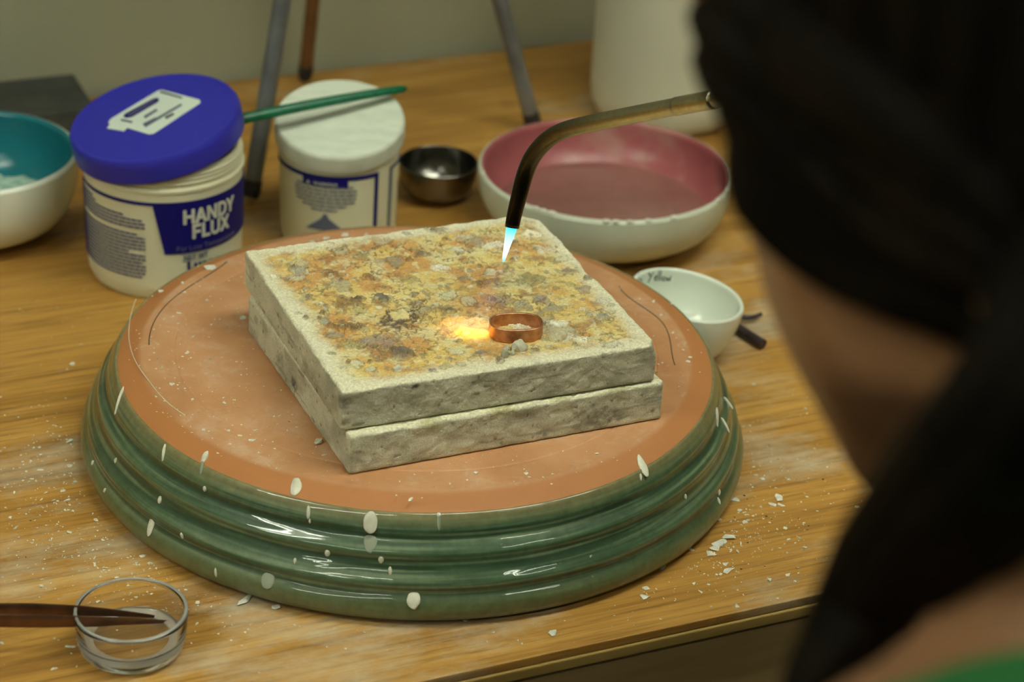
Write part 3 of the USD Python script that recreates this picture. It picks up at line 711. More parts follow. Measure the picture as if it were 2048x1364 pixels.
for q in ([(288, 235), (313, 220), (316, 223), (291, 239)], [(288, 253), (362, 210), (365, 212), (292, 256)], [(330, 236), (347, 228), (349, 231), (333, 240)], [(244, 240), (266, 245), (264, 248), (242, 243)], [(286, 250), (312, 237), (314, 240), (290, 254)], [(322, 184), (366, 197), (364, 199), (320, 187)]):
    ell(q, M_greyink if q[0][0] < 320 else M_pencil)
torn = [bx(-.0005 * i, 0, 0, .002, .0016, .0034, .0005) for i in range(2)]
strip = cat([place(b, None, np.array([R1 * 1.0 * math.cos(A(q)), R1 * 1.0 * math.sin(A(q)), jz(y)])) for b, q, y in zip(torn, (184, 196), (352, 356))])
part(lid, 'tear_band', strip, M_bluelid, 30)

# white jar behind
wb = P(676, 466, 0); wpm = ppm(wb); R2 = 116 / wpm; HW = height(wb, 222)
o = thing('label_jar', 'white jar with flat white lid and dark blue lined label beside the blue lidded jar', 'jar', wb)
tw = math.atan2(CAM[1] - wb[1], CAM[0] - wb[0])
zl = HW - .0155
wr = lambda z: np.interp(z, [0, zl], [R2 * .985, R2 * 1.02])
part(o, 'body', lathe([(0, .001), (R2 * .9, 0), (R2 * .96, .0006), (R2 * .985, .004), (R2 * 1.02, zl - .003), (R2 * .99, zl - .002), (R2 * .99, zl), (R2 * .9, zl), (0, zl - .001)], 110), M_cream, 40)
LT, HC = .0105, height(wb, 229)
RL = 131 / ppm(wb + [0, 0, HC])
Rw = rot(RT * [1, 1, 0], .25)
part(o, 'lid', place(lathe([(0, LT - .0035), (RL * .9, LT - .0035), (RL * .93, 0), (RL * .985, 0), (RL, .0012), (RL * 1.0, LT - .0025), (RL * .985, LT - .0008), (RL * .95, LT), (RL * .90, LT - .0004), (0, LT - .0004)], 120), Rw, (0, 0, HC - LT)), M_lidwhite, 40, 'flat white lid sitting askew')
def lid_depth(px, py):
    n_ = Rw @ np.array([0, 0, 1.0]); p_ = wb + np.array([0, 0, HC - LT]) + n_ * LT; return ((p_ - CAM) @ n_) / (ray(px, py) @ n_)
wfront = wb + R2 * np.array([math.cos(tw), math.sin(tw), 0])
def wz(py): return height(wfront, py)
def WA(px): return tw + math.asin(np.clip((px - 676) / 118, -1, 1))
def wlab(poly, a0, z0, mt, name='label_print', up=0.0): return part(o, name, wrap(extrude(poly, .0002), wr, a0, z0, .0002 + up), mt, 40)
wztop = wz(353)
def wa(px): return (WA(px) - tw) * R2
wlab(sbox((WA(480) - .8 - tw) * R2, -.0021, wa(752), 0), tw, wztop, M_blueink)
wlab(sbox(wa(746), -.045, wa(753), 0), tw, wztop, M_blueink); wlab(sbox(wa(775), -.045, wa(780), 0), tw, wztop, M_greyink)
wlab(sbox(wa(775), -.0014, wa(800) + .03, 0), tw, wztop, M_blueink)
wlab(sbox(wa(606), wz(376) - wztop, wa(694), 0), tw, wztop, M_blueink)
wm = meshkit.text_mesh('WARNING', .0017, .0002, False); part(o, 'lettering', wrap(wm, wr, WA(628), wz(372.5), .0006), M_whiteink, False)
wlab(Polygon([(0, 0), (.002, 0), (.001, .0019)]), WA(614), wz(372.5), M_whiteink, up=.0003)
yh = wz(374) - wz(428)
wlab(bars(7, (WA(712) - WA(592)) * R2, yh / 7, yh / 7 * .42, 21, [.92, 1, 1, .98, .94, .7, .4], True), WA(592), wz(374), M_greyink)
wlab(Polygon([(-.010, 0), (.010, 0), (.002, .0065), (.0007, .009), (-.0007, .009), (-.002, .0065)]), WA(650), wz(463), M_greyink)

# brush lying across both lids
b0 = wb + np.array([0, 0, HW + .0035]); 
depth_b = proj(b0)[2]
q1, q2, q3 = D(812, 177, lid_depth(790, 182) - .005), D(640, 206, lid_depth(640, 206) - .018), D(470, 241, lid_depth(640, 206) - .034)
bp = spline([q1, q2, q3], 30); bd = (q3 - q2) / np.linalg.norm(q3 - q2)
o = thing('paintbrush', 'thin green brush handle lying across the white lid', 'brush', q2)
part(o, 'handle', sweep(bp - q2, np.interp(np.linspace(0, 1, 30), [0, .04, .1, .6, 1], [.0012, .0021, .0022, .0026, .0028]), 14), M_greenpaint, True)
e3 = q3 - q2
part(o, 'ferrule', sweep([e3 + bd * t for t in (-.002, .0, .012, .018)], [.0025, .0026, .0027, .0026], 14), M_steel, 40)
part(o, 'bristles', sweep([e3 + bd * t for t in (.017, .024, .032, .036)], [.0025, .0027, .0018, .0003], 14), M_darkgrit, True)
part(o, 'paint_tip', place(blob((.0032, .0019, .0019), .25, 2, 4), basis([0, 0, 1], bd), q1 - q2 - bd * -.004), M_chip, True, 'white paint smear')

# ------------------------------------------------------------------ bowls and cup
def bowl(name, label, catg, rim_px, rx, bottom_py, thick, mo, mi, tilt=None, foot=.45, power=2.4, base_px=None, inner_extra=None):
    "rim_px: the rim's centre, rx its half width in pixels; the foot stands on the bench"
    z = .03
    for _ in range(30):                                   # height of the rim from where its foot must be
        c = P(*rim_px, z); R = rx / ppm(c); fr = c - np.array([0, 0, c[2] - TZ]); fp = fr + R * foot * np.array([CAM[0] - fr[0], CAM[1] - fr[1], 0]) / np.hypot(CAM[0] - fr[0], CAM[1] - fr[1])
        e = proj(fp)[1] - bottom_py
        z -= e / ppm(c) * .6
        z = min(max(z, .008), .2)
    c = P(*rim_px, z); R = rx / ppm(c); hgt = z
    return c, R, hgt


def bowl_mesh(R, h, foot, thick, power=2.2, n=120, foot_h=.003):
    s = np.linspace(0, 1, 22)
    outer = [(R * (foot + (1 - foot) * (1 - (1 - q) ** power) ** (1 / power)), foot_h + (h - foot_h - thick * .5) * q ** 1.15) for q in s]
    o_ = [(0, foot_h), (R * foot * .82, foot_h), (R * foot * .84, 0), (R * foot * .98, 0), (R * foot, foot_h * .7)] + outer
    lipo = [(R, h - thick * .45), (R - thick * .15, h - thick * .12), (R - thick * .5, h), (R - thick * .85, h - thick * .12)]
    inner = [((R - thick) * (foot * .8 + (1 - foot * .8) * (1 - (1 - q) ** power) ** (1 / power)), foot_h + thick + (h - foot_h - thick * 1.5) * q ** 1.15) for q in s[::-1]] + [(0, foot_h + thick * .9)]
    return lathe(o_ + lipo[:3], n), lathe(lipo[2:] + inner, n)


# steel cup
c, R, h = bowl('', '', '', (877, 322), 80, 411, .001, None, None, foot=.5)
mo, mi = bowl_mesh(R, h, .38, .0009, 2.0, 80, .001)
o = thing('steel_cup', 'small dark stainless steel cup between white jar and pink bowl', 'cup', (c[0], c[1], TZ))
part(o, 'body', cat(mo, mi), M_steel, 50)
# wide bowl, pink inside
c, R, h = bowl('', '', '', (1212, 334), 256, 512, .004, None, None, foot=.48)
mo, mi = bowl_mesh(R, h, .48, .0035, 2.3, 160, .003)
o = thing('plaster_bowl', 'wide white bowl stained pink inside with cloudy pink water', 'bowl', (c[0], c[1], TZ))
part(o, 'body', mo, M_bowlout, 50); part(o, 'stained_inside', mi, M_pinkglaze, 50, 'pink stained inside')
zl_ = h - .021
Ri = np.interp(zl_, mi.vertices[:, 2][np.argsort(mi.vertices[:, 2])], np.hypot(mi.vertices[:, 0], mi.vertices[:, 1])[np.argsort(mi.vertices[:, 2])])
part(o, 'water', lathe([(0, zl_ - .004), (Ri * .9, zl_ - .004), (Ri - .0005, zl_), (0, zl_)], 120), M_pinkliquid, 40, 'cloudy pink water')
for k in range(14):
    a_ = toward + rng.uniform(-1.5, 1.5); b = blob((.002, .0014, .0007), .3, 1, k); part(o, 'crumb', place(b, rot([0, 0, 1], a_ + 1.57), (R * .985 * math.cos(a_), R * .985 * math.sin(a_), h)), M_chip, True)
# teal bowl at the left
c, R, h = bowl('', '', '', (-56, 300), 211, 502, .004, None, None, foot=.48)
mo, mi = bowl_mesh(R, h, .45, .004, 2.2, 140, .003)
o = thing('teal_bowl', 'white bowl with teal inside at the left edge behind the blue lidded jar', 'bowl', (c[0], c[1], TZ))
part(o, 'body', mo, M_white_porc, 50); part(o, 'glazed_inside', mi, M_teal, 50, 'teal glazed inside')
fz = h * .50
fm = blob((R * .50, R * .46, .0050), .35, 4, 6); fm.vertices[:, 2] += .0022 * (FB(fm.vertices * 260, 4, 2) - .5) * 2
part(o, 'crystals', place(fm, None, (.016, -.012, fz + .002)), M_foam, True, 'pale green crystals')
# small tilted bowl with pencilled word
c = P(1377, 588, .034); R = 117 / ppm(c); hb = .030
mo, mi = bowl_mesh(R, hb, .38, .0022, 2.2, 110, .002)
Rb = rot(fw * [1, 1, 0], .15) @ rot([1.0, 0, 0], -.02)
base = np.array([c[0], c[1], TZ]); shift = np.array([0, 0, .0]); 
mo, mi = place(mo, Rb), place(mi, Rb)
dz = -min(mo.vertices[:, 2].min(), mi.vertices[:, 2].min()); mo.apply_translation([0, 0, dz]); mi.apply_translation([0, 0, dz])
ctr_rim = proj(base + Rb @ np.array([0, 0, hb]) + [0, 0, dz]); fix = (P(1377, 588, 0) - P(ctr_rim[0], ctr_rim[1], 0)) * [1, 1, 0]; base = base + fix
o = thing('small_bowl', 'small tilted white bowl with a pencilled word inside behind the dish', 'bowl', base)
part(o, 'body', cat(mo, mi), M_white_porc, 50)
bw = place(cat(mi), None, base)
words = [[(1297, 545), (1301, 553)], [(1307, 544), (1296, 565)], [(1309, 557), (1315, 554), (1313, 551), (1309, 554), (1310, 561), (1315, 560)], [(1318, 540), (1317, 561)], [(1322, 541), (1321, 561)], [(1327, 553), (1324, 557), (1327, 562), (1331, 557), (1327, 553)], [(1333, 554), (1334, 562), (1337, 556), (1339, 562), (1342, 552)], [(1278, 557), (1284, 561)]]
marks = []
for wl in words:
    pts = []
    for a_, b_ in zip(wl[:-1], wl[1:]):
        for t in np.linspace(0, 1, 5):
            q = hit(bw, a_[0] + (b_[0] - a_[0]) * t, a_[1] + (b_[1] - a_[1]) * t)
            if q is not None and (not pts or np.linalg.norm(q[0] - pts[-1]) > 1e-5): pts.append(q[0])
    if len(pts) > 2: marks.append(sweep(np.array(pts) - base, .00026, 6))
part(o, 'handwriting', cat(marks), M_pencil, False, 'pencilled word Yellow')

# ------------------------------------------------------------------ slab, stand, jug, tongs
zsl = .022
q = [P(a_, b_, zsl)[:2] for a_, b_ in ((148, 146), (192, 214))]
dn = q[0] - q[1]; sl_w = np.linalg.norm(dn); ang = math.atan2(dn[1], dn[0])
o = thing('charcoal_block', 'dark grey flat block behind the teal bowl', 'block', (*q[1], TZ), ang)
part(o, 'slab', bx(sl_w / 2, .11, zsl / 2, sl_w, .22, zsl, .0015), M_slate, 30)

feet = [P(499, 405, 0), P(1070, 262, 0), P(609, 164, 0)]
cen = sum(feet) / 3; hA = height(np.array([*cen[:2], TZ]), -1000)
apex = np.array([*cen[:2], TZ + hA])
t_ = (proj(apex)[0] - 728) / ppm(apex); apex = apex - RT * [1, 1, 0] * t_
o = thing('tripod_stand', 'tall metal tripod stand with splayed legs against the wall', 'stand', (*cen[:2], TZ))
o_ = np.array([*cen[:2], TZ])
for f_, r_, mt, lab in ((feet[0], .0046, M_chrome, None), (feet[1], .0044, M_chrome, None), (feet[2], .0040, M_brownreflect, 'rear leg with a brown reflection painted in')):
    d = (apex - f_) / np.linalg.norm(apex - f_)
    lg = part(o, 'leg', sweep([f_ + d * .006 - o_, f_ + d * .1 - o_, apex - o_], r_, 18), mt, 40, lab)
    part(lg, 'foot_tip', sweep([f_ + np.array([0, 0, .003]) - o_, f_ + d * .006 - o_, f_ + d * .012 - o_], [r_ * .9, r_ * 1.1, r_ * 1.05], 16), M_rubber, 40)
part(o, 'head', place(lathe([(0, -.015), (.018, -.015), (.02, -.01), (.02, .01), (.012, .016), (.006, .02), (.006, .05), (0, .05)], 30), None, apex - o_), M_chrome, 40)

jc = P(1330, 226, 0); Rj = 153 / ppm(jc); hj = .19
o = thing('plastic_jug', 'milky white plastic jug at the back right of the bench', 'jug', jc)
part(o, 'body', lathe([(0, .002), (Rj * .6, .001), (Rj * .78, 0), (Rj * .9, .003), (Rj * .975, .009), (Rj, .018), (Rj * 1.0, hj * .62), (Rj * .97, hj * .7), (Rj * .8, hj * .8), (Rj * .45, hj * .87), (Rj * .36, hj * .89), (Rj * .36, hj * .95), (0, hj * .95)], 90), M_jug, 60)
part(o, 'cap', lathe([(0, hj * .9), (Rj * .42, hj * .9), (Rj * .42, hj * .985), (Rj * .38, hj), (0, hj)], 40), M_enamel, 40)

ta, tb = P(1470, 652, .003), P(1526, 688, .003)
o = thing('metal_tongs', 'dark metal tongs lying partly under the small tilted bowl', 'tongs', ta)
tcj = P(1400, 610, .003) - ta
part(o, 'arm', sweep(spline([tcj, (P(1440, 633, .003) - ta), (0, 0, 0), tb - ta], 30), [.0024] * 30, 10), M_darksteel, 40)
part(o, 'arm', sweep(spline([tcj, P(1440, 618, .003) - ta, P(1483, 634, .003) - ta, P(1522, 628, .003) - ta], 30), np.linspace(.0022, .0010, 30), 10), M_darksteel, 40)

# ------------------------------------------------------------------ glass dish and tweezers
gz = .0165
gc = P(262, 1221, gz); Rg = 114 / ppm(gc)
o = thing('glass_dish', 'small round clear glass dish at the lower left corner', 'dish', (gc[0], gc[1], TZ + .0002))
gp = [(0, .0003), (Rg * .6, .0003), (Rg * .78, 0), (Rg * .86, .0006), (Rg * .92, .0022), (Rg * .955, .0048), (Rg * .975, .008), (Rg * 1.0, gz - .0012), (Rg * 1.0, gz - .0005), (Rg * .98, gz), (Rg * .955, gz), (Rg * .935, gz - .0006), (Rg * .93, gz - .0014), (Rg * .905, .0085), (Rg * .86, .0060), (Rg * .76, .0045), (Rg * .6, .0040), (0, .0038)]
part(o, 'bowl', lathe(gp, 140), M_glass, 60)
M_glintglass = plain('whitish_glint_glass', (.95, .97, .95), .16, transmission_weight=.80, ior=1.47)  # whitish glass painting refracted light into the rim and foot
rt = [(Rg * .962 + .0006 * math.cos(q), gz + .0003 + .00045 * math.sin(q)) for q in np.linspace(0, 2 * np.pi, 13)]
part(o, 'rim', lathe(rt, 140), M_glintglass, True, 'rim whitened to paint in refracted light')
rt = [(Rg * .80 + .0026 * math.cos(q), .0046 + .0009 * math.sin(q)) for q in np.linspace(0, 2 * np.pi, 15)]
part(o, 'glint_ring', lathe(rt, 140), M_glintglass, True, 'whitish inner ring painting refracted light at the foot')
tp1, tp2 = P(309, 1233, .0075), P(338, 1243, .0045)
rim_l = P(150, 1222, gz + .0015)
dv = rim_l - tp2; dv /= np.linalg.norm(dv)
o = thing('tweezers', 'tarnished steel tweezers resting on the rim of the glass dish', 'tweezers', tp2)
def arm(tip_, mid, tail, name):
    pts = spline([tip_ - tp2, mid - tp2, tail - tp2], 24)
    wdt = np.interp(np.linspace(0, 1, 24), [0, .25, .45, 1], [.0006, .0022, .0028, .0032])
    side = np.cross(dv, [0, 0, 1.0]); side /= np.linalg.norm(side)
    return part(o, name, sweep(pts, wdt, 14, True, (side, .22)), M_tweezer, 50)
arm(tp2, D(165, 1243, proj(rim_l)[2]), D(-260, 1236, proj(rim_l)[2] + .0), 'arm')
arm(tp1, D(165, 1222, proj(rim_l)[2] + .005), D(-260, 1234, proj(rim_l)[2] + .003), 'arm')


# ------------------------------------------------------------------ the person at the right
M_skin = mottled('brown_skin', [(.3, (.30, .145, .065)), (.7, (.36, .18, .085))], scale=60, rough=.5, subsurface_weight=.1, subsurface_radius=(.6, .25, .12), subsurface_scale=.006)
M_hair = mottled('black_brown_hair', [(.3, (.004, .0032, .002)), (.7, (.009, .006, .0035))], scale=80, rough=.7, specular_ior_level=.08)
M_shirt = mottled('green_cotton', [(.3, (.02, .17, .04)), (.7, (.03, .22, .055))], scale=90, rough=.85, bump=.3, bump_scale=900)
M_jeans = mottled('dark_denim', [(.3, (.02, .03, .06)), (.7, (.04, .055, .1))], scale=200, rough=.9)
M_eye = plain('eye_white', (.6, .58, .54), .2)
M_iris = plain('dark_iris', (.02, .012, .008), .2)


def ball(p, r):
    m_ = m3.Manifold.sphere(r, 20); return m_.translate([float(x) for x in p])


def hull(*pr):
    return m3.Manifold.batch_hull([ball(p, r) for p, r in pr])


def union(ms):
    return m3.Manifold.batch_boolean(list(ms), m3.OpType.Add)


def to_tri(m_, edge=.008, it=8):
    m_ = m_.refine_to_length(edge); q = m_.to_mesh(); t = trimesh.Trimesh(np.array(q.vert_properties[:, :3], float), np.array(q.tri_verts), process=True)
    trimesh.smoothing.filter_taubin(t, iterations=it); return t


HO = np.array([0.125, 0.448, 1.114])                           # between the ears
yaw, pit, rol = 0.776, 0.28, 0.101
hF = np.array([-math.sin(yaw) * math.cos(pit), math.cos(yaw) * math.cos(pit), -math.sin(pit)])
R0 = np.array([math.cos(yaw), math.sin(yaw), 0]); U0 = np.cross(R0, hF)
hR = math.cos(rol) * R0 + math.sin(rol) * U0; hU = np.cross(hR, hF)
def hd(f, r, u): return HO + hF * f + hR * r + hU * u
head = [hull((hd(-.040, 0, .040), .076), (hd(.03, 0, .045), .068)),
        hull(*[(hd(*a), r) for a, r in (((0, -.050, -.055), .014), ((0, .050, -.055), .014), ((.078, -.012, -.100), .013), ((.078, .012, -.100), .013), ((.052, -.050, -.012), .016), ((.052, .050, -.012), .016), ((.074, -.03, .03), .018), ((.074, .03, .03), .018), ((.075, -.02, -.06), .02), ((.075, .02, -.06), .02), ((.045, -.047, -.05), .018), ((.045, .047, -.05), .018))]),
        hull((hd(.03, 0, .045), .068), (hd(.052, -.05, -.012), .016), (hd(.052, .05, -.012), .016), (hd(.074, -.03, .03), .018), (hd(.074, .03, .03), .018)),
        hull((hd(-.04, 0, .04), .076), (hd(0, -.05, -.055), .014), (hd(0, .05, -.055), .014), (hd(.052, -.05, -.012), .016), (hd(.052, .05, -.012), .016)),
        hull((hd(.093, 0, .022), .006), (hd(.110, 0, -.022), .008)), hull((hd(.110, 0, -.024), .008), (hd(.094, -.012, -.030), .008), (hd(.094, .012, -.030), .008)),
        hull((hd(.094, -.020, -.060), .004), (hd(.100, 0, -.057), .006), (hd(.094, .020, -.060), .004)), hull((hd(.092, -.016, -.070), .004), (hd(.098, 0, -.070), .006), (hd(.092, .016, -.070), .004))]
for sgn in (-1, 1):
    head.append(hull((hd(-.004, sgn * .072, .012), .008), (hd(-.022, sgn * .080, .014), .006), (hd(-.010, sgn * .074, -.030), .006), (hd(-.024, sgn * .079, -.002), .006)))
    head.append(hull((hd(.090, sgn * .014, .026), .006), (hd(.080, sgn * .044, .024), .006)))
NB_ = np.array([.128, .350, 1.006])                           # base of the neck
tF = np.array([-.62, .78, 0]); tF /= np.linalg.norm(tF); tR = np.array([tF[1], -tF[0], 0])
SL = NB_ - tR * .165 + [0, 0, -.030]; SR = NB_ + tR * .165 + [0, 0, -.045]
PV = NB_ - tF * .30 + [0, 0, -.47]
neck = [hull((hd(-.025, 0, -.030), .052), (NB_, .056))]
trunk = [hull((NB_ - [0, 0, .012], .056), (SL, .048)), hull((NB_ - [0, 0, .012], .056), (SR, .048)),
         hull((SL - [0, 0, .05] - tF * .03, .055), (SR - [0, 0, .05] - tF * .03, .055), (PV + tR * .07 + [0, 0, .18], .095), (PV - tR * .07 + [0, 0, .18], .095), (NB_ - tF * .08 - [0, 0, .06], .06)),
         hull((PV + tR * .08, .105), (PV - tR * .08, .105), (PV + tR * .07 + [0, 0, .18], .095), (PV - tR * .07 + [0, 0, .18], .095))]
hand_c = path[-1] + d_end * .068
ER = SR + tR * .09 + tF * .10 + [0, 0, -.22]
wr_dir = (ER - hand_c) / np.linalg.norm(ER - hand_c)
WRr = hand_c + wr_dir * .085 - [0, 0, .015]
ELb = SL - tR * .04 + tF * .01 + [0, 0, -.27]; WL = PV + tF * .26 - tR * .06 + [0, 0, .115]
def limb(*pr): return [hull(a_, b_) for a_, b_ in zip(pr[:-1], pr[1:])]
arms = limb((SR, .048), (SR * .55 + ER * .45, .042), (ER, .036), (ER * .6 + WRr * .4, .037), (WRr, .025)) + limb((SL, .048), (SL * .55 + ELb * .45, .042), (ELb, .036), (ELb * .6 + WL * .4, .037), (WL, .025))
# right hand closed round the torch handle
ax_ = d_end; pv = -wr_dir - ax_ * (-wr_dir @ ax_); pv /= np.linalg.norm(pv); qv = np.cross(ax_, pv)
def around(t, ang_, rad_): return hand_c + ax_ * t - pv * rad_ * math.cos(ang_) + qv * rad_ * math.sin(ang_)
pal = [around(t, 0, .026) for t in (-.032, .032)]
hands = [hull((WRr, .024), (pal[0], .014), (pal[1], .014)), hull((pal[0], .014), (pal[1], .014), (around(-.03, .9, .026), .011), (around(.03, .9, .026), .011))]
for i, (t, ln) in enumerate([(-.031, 3.7), (-.010, 3.95), (.011, 3.85), (.031, 3.4)]):
    an = np.linspace(.8, ln, 5); hands += limb(*[(around(t, q, .0195 + .0015 * (k < 2)), .0092 - .0006 * k) for k, q in enumerate(an)])
hands += limb((around(-.026, -.4, .026), .012), (around(-.044, -1.2, .022), .0105), (around(-.040, -2.1, .0200), .0095), (around(-.026, -2.7, .0200), .0085))
# left hand resting on the thigh
lf = tF * .8 + tR * .45 + np.array([0, 0, -.10]); lf /= np.linalg.norm(lf); ls = np.cross(lf, [0, 0, 1.0]); ls /= np.linalg.norm(ls)
hands.append(hull((WL, .022), (WL + lf * .085 + ls * .03, .011), (WL + lf * .085 - ls * .03, .011)))
for i, (of, ln) in enumerate([(-.033, .068), (-.011, .078), (.011, .073), (.032, .058)]):
    k0 = WL + lf * .085 + ls * of; hands += limb((k0, .0095), (k0 + lf * ln * .45 + [0, 0, .002], .0088), (k0 + lf * ln * .78 - [0, 0, .006], .008), (k0 + lf * ln - [0, 0, .014], .007))
hands += limb((WL + lf * .03 + ls * .022, .0125), (WL + lf * .06 + ls * .050, .0105), (WL + lf * .092 + ls * .060, .0085))
KL, KR = PV + tF * .43 - tR * .12 + [0, 0, -.035], PV + tF * .43 + tR * .12 + [0, 0, -.035]
FLr = 0.075
legs = []
for s_, K in ((-1, KL), (1, KR)):
    hp0 = PV + tR * .085 * s_; an_ = np.array([*(K - tF * .06)[:2], .085])
    legs += limb((hp0, .092), (hp0 * .5 + K * .5, .078), (K, .058), (K * .6 + an_ * .4, .054), (an_, .038))
    legs += [hull((an_, .038), (an_ + tF * -.03 - [0, 0, .048], .034)), hull((an_ - [0, 0, .045] - tF * .02, .036), (an_ + tF * .15 - [0, 0, .058], .025))]
body_m = union(head + neck + trunk + arms + legs)
bd = to_tri(body_m, .010, 6)
hd_t = to_tri(union(hands), .004, 4)
o = thing('person', 'person with long dark hair and green top leaning in from the right, head turned away', 'person', (PV[0], PV[1], 0))
oo = np.array([PV[0], PV[1], 0])
part(o, 'body', place(cat(bd, hd_t), None, -oo), M_skin, True)
head_t = to_tri(union(head), .008, 6)
grow = lambda lst: lst
shirt = [hull((NB_ * .8 + SL * .2 - [0, 0, .008] - tF * .034, .057), (SL - [0, 0, .002], .056)), hull((NB_ * .8 + SR * .2 - [0, 0, .008] - tF * .034, .057), (SR - [0, 0, .002], .056)),
         hull((SL - [0, 0, .05] - tF * .03, .064), (SR - [0, 0, .05] - tF * .03, .064), (PV + tR * .07 + [0, 0, .18], .104), (PV - tR * .07 + [0, 0, .18], .104), (NB_ - tF * .08 - [0, 0, .06], .069)),
         hull((PV + tR * .08 + [0, 0, .04], .114), (PV - tR * .08 + [0, 0, .04], .114), (PV + tR * .07 + [0, 0, .18], .104), (PV - tR * .07 + [0, 0, .18], .104))]
shirt += limb((SR - [0, 0, .008], .054), (SR * .6 + ER * .4, .050)) + limb((SL - [0, 0, .008], .054), (SL * .6 + ELb * .4, .050))
bh = bd
cp = [(hit(bh, px, py), px) for px, py in ((1740, 1500), (1900, 1455), (2060, 1420), (2230, 1410), (1740, 1720), (1950, 1680), (2250, 1680))]
cp = [q for q, _ in cp if q is not None]
shirt.append(hull(*[(p_ - n_2 * .024, .0275) for p_, n_2 in cp]))
part(o, 'green_top', place(to_tri(union(shirt), .012, 6), None, -oo), M_shirt, True, 'green short sleeved top')
jl = []
for s_, K in ((-1, KL), (1, KR)):
    hp0 = PV + tR * .085 * s_; an_ = np.array([*(K - tF * .06)[:2], .085])
    jl += limb((hp0, .099), (hp0 * .5 + K * .5, .085), (K, .065), (K * .6 + an_ * .4, .061), (an_ + [0, 0, .03], .050))
jl.append(hull((PV + tR * .08 + [0, 0, .02], .111), (PV - tR * .08 + [0, 0, .02], .111)))
part(o, 'trousers', place(to_tri(union(jl), .014, 6), None, -oo), M_jeans, True, 'dark trousers')
for s_, K in ((-1, KL), (1, KR)):
    an_ = np.array([*(K - tF * .06)[:2], .085])
    sh = union([hull((an_ - [0, 0, .03] - tF * .022, .042), (an_ + tF * .15 - [0, 0, .054], .030))]).trim_by_plane([0, 0, 1.0], 0.0)
    part(o, 'shoe', place(to_tri(sh, .01, 3), None, -oo), M_rubber, True)
for sgn in (-1, 1):
    e_ = part(o, 'eye', place(trimesh.creation.icosphere(2, .0125), None, hd(.079, sgn * .031, .004) - oo), M_eye, True)
    part(e_, 'iris', place(trimesh.creation.icosphere(1, .0062), None, hd(.0865, sgn * .031, .001) - oo), M_iris, True)
# hair: a full cap, locks combed over the temple to the nape, and a thick hank falling over the shoulder
cap = union([hull((hd(-.045, 0, .042), .090), (hd(.020, 0, .058), .078)), hull((hd(-.055, 0, .030), .086), (hd(-.070, 0, -.06), .066)), hull((hd(-.03, -.062, .03), .034), (hd(-.03, .062, .03), .034), (hd(-.035, -.064, -.03), .026), (hd(-.035, .064, -.03), .026), (hd(.01, -.05, .06), .036), (hd(.01, .05, .06), .036))])
cap_t = to_tri(cap, .006, 4)
gv = cap_t.vertices; ang_l = ((gv - HO) @ hF) * 420 + ((gv - HO) @ hU) * 160
cap_t.vertices = gv + cap_t.vertex_normals * (.0022 * np.sin(ang_l + 5 * NN(gv * 60, 3)))[:, None]
parts_h = [cap_t]
rh = np.random.default_rng(12)
def lock(pts, r0, n=26):
    c_ = spline(pts, n); q = np.linspace(0, 1, n); return sweep(c_, r0 * np.interp(q, [0, .15, .7, 1], [.5, 1, .9, .12]), 9)
dH = .47
temple = [((1478, 330), (1560, 455), (1690, 560), (1850, 650), (1990, 760)), ((1462, 260), (1570, 400), (1720, 520), (1880, 620), (2030, 740)), ((1445, 180), (1580, 330), (1740, 460), (1920, 580), (2070, 720)), ((1430, 90), (1580, 240), (1760, 380), (1940, 520), (2110, 700)), ((1422, 0), (1580, 130), (1780, 280), (1980, 440), (2140, 680))]
for tr in temple:
    for k in range(4):
        pts = []
        for a_, b_ in tr:
            a2, b2 = a_ + rh.normal() * 10, b_ - 35 - 12 * k + rh.normal() * 8; q = hit(cat(head_t, cap_t), a2, b2)
            pts.append((q[0] if q is not None else D(a2, b2, dH)) - fw * .003)
        parts_h.append(lock(pts, .0075))
hank = [(2030, 560, .475), (2010, 760, .468), (1975, 900, .462), (1905, 1060, .458), (1800, 1190, .455), (1700, 1300, .452), (1630, 1420, .452), (1585, 1560, .452)]
for k in range(34):
    ox, oy, oz = rh.normal() * 42, rh.normal() * 30, rh.uniform(-.012, .012); wv = rh.uniform(0, 6)
    n_l = 8 if k % 3 else 7
    pts = [D(px + ox * (1 - .35 * i / 7) + 14 * math.sin(wv + i), py + oy, d_ + oz) for i, (px, py, d_) in enumerate(hank[:n_l])]
    parts_h.append(lock(pts, rh.uniform(.0042, .0075)))
nape = [(2230, 420, .405), (2220, 600, .395), (2140, 760, .390), (2030, 890, .402), (1900, 1030, .425), (1790, 1165, .448), (1690, 1295, .462), (1615, 1440, .468)]
for k in range(52):
    ox, oy, oz = rh.normal() * 75, rh.normal() * 26, rh.uniform(-.010, .012)
    pts = [D(px + ox * (1.1 - .8 * i / 7), py + oy, d_ + oz) for i, (px, py, d_) in enumerate(nape)]
    parts_h.append(lock(pts, rh.uniform(.006, .010)))
for k in range(46):                                              # locks down the back of the head
    a_ = rh.uniform(-2.6, 2.6); rr_ = lambda f, w, u: hd(f, w, u)
    sx_, sf = math.sin(a_), -math.cos(a_)
    pts = [hd(-.02 + .02 * sf, .02 * sx_, .131), hd(-.045 + .055 * sf, .062 * sx_, .112), hd(-.050 + .083 * sf, .088 * sx_, .050), hd(-.055 + .080 * sf, .084 * sx_, -.015), hd(-.075 + .060 * sf, .066 * sx_, -.085)]
    if sf < -.55: continue
    parts_h.append(lock(pts, .009))
part(o, 'hair', place(cat(parts_h), None, -oo), M_hair, True, 'long dark hair tied to one side')
st_o = PV - [0, 0, .105]
o = thing('stool', 'dark round stool under the person', 'stool', (PV[0], PV[1], 0))
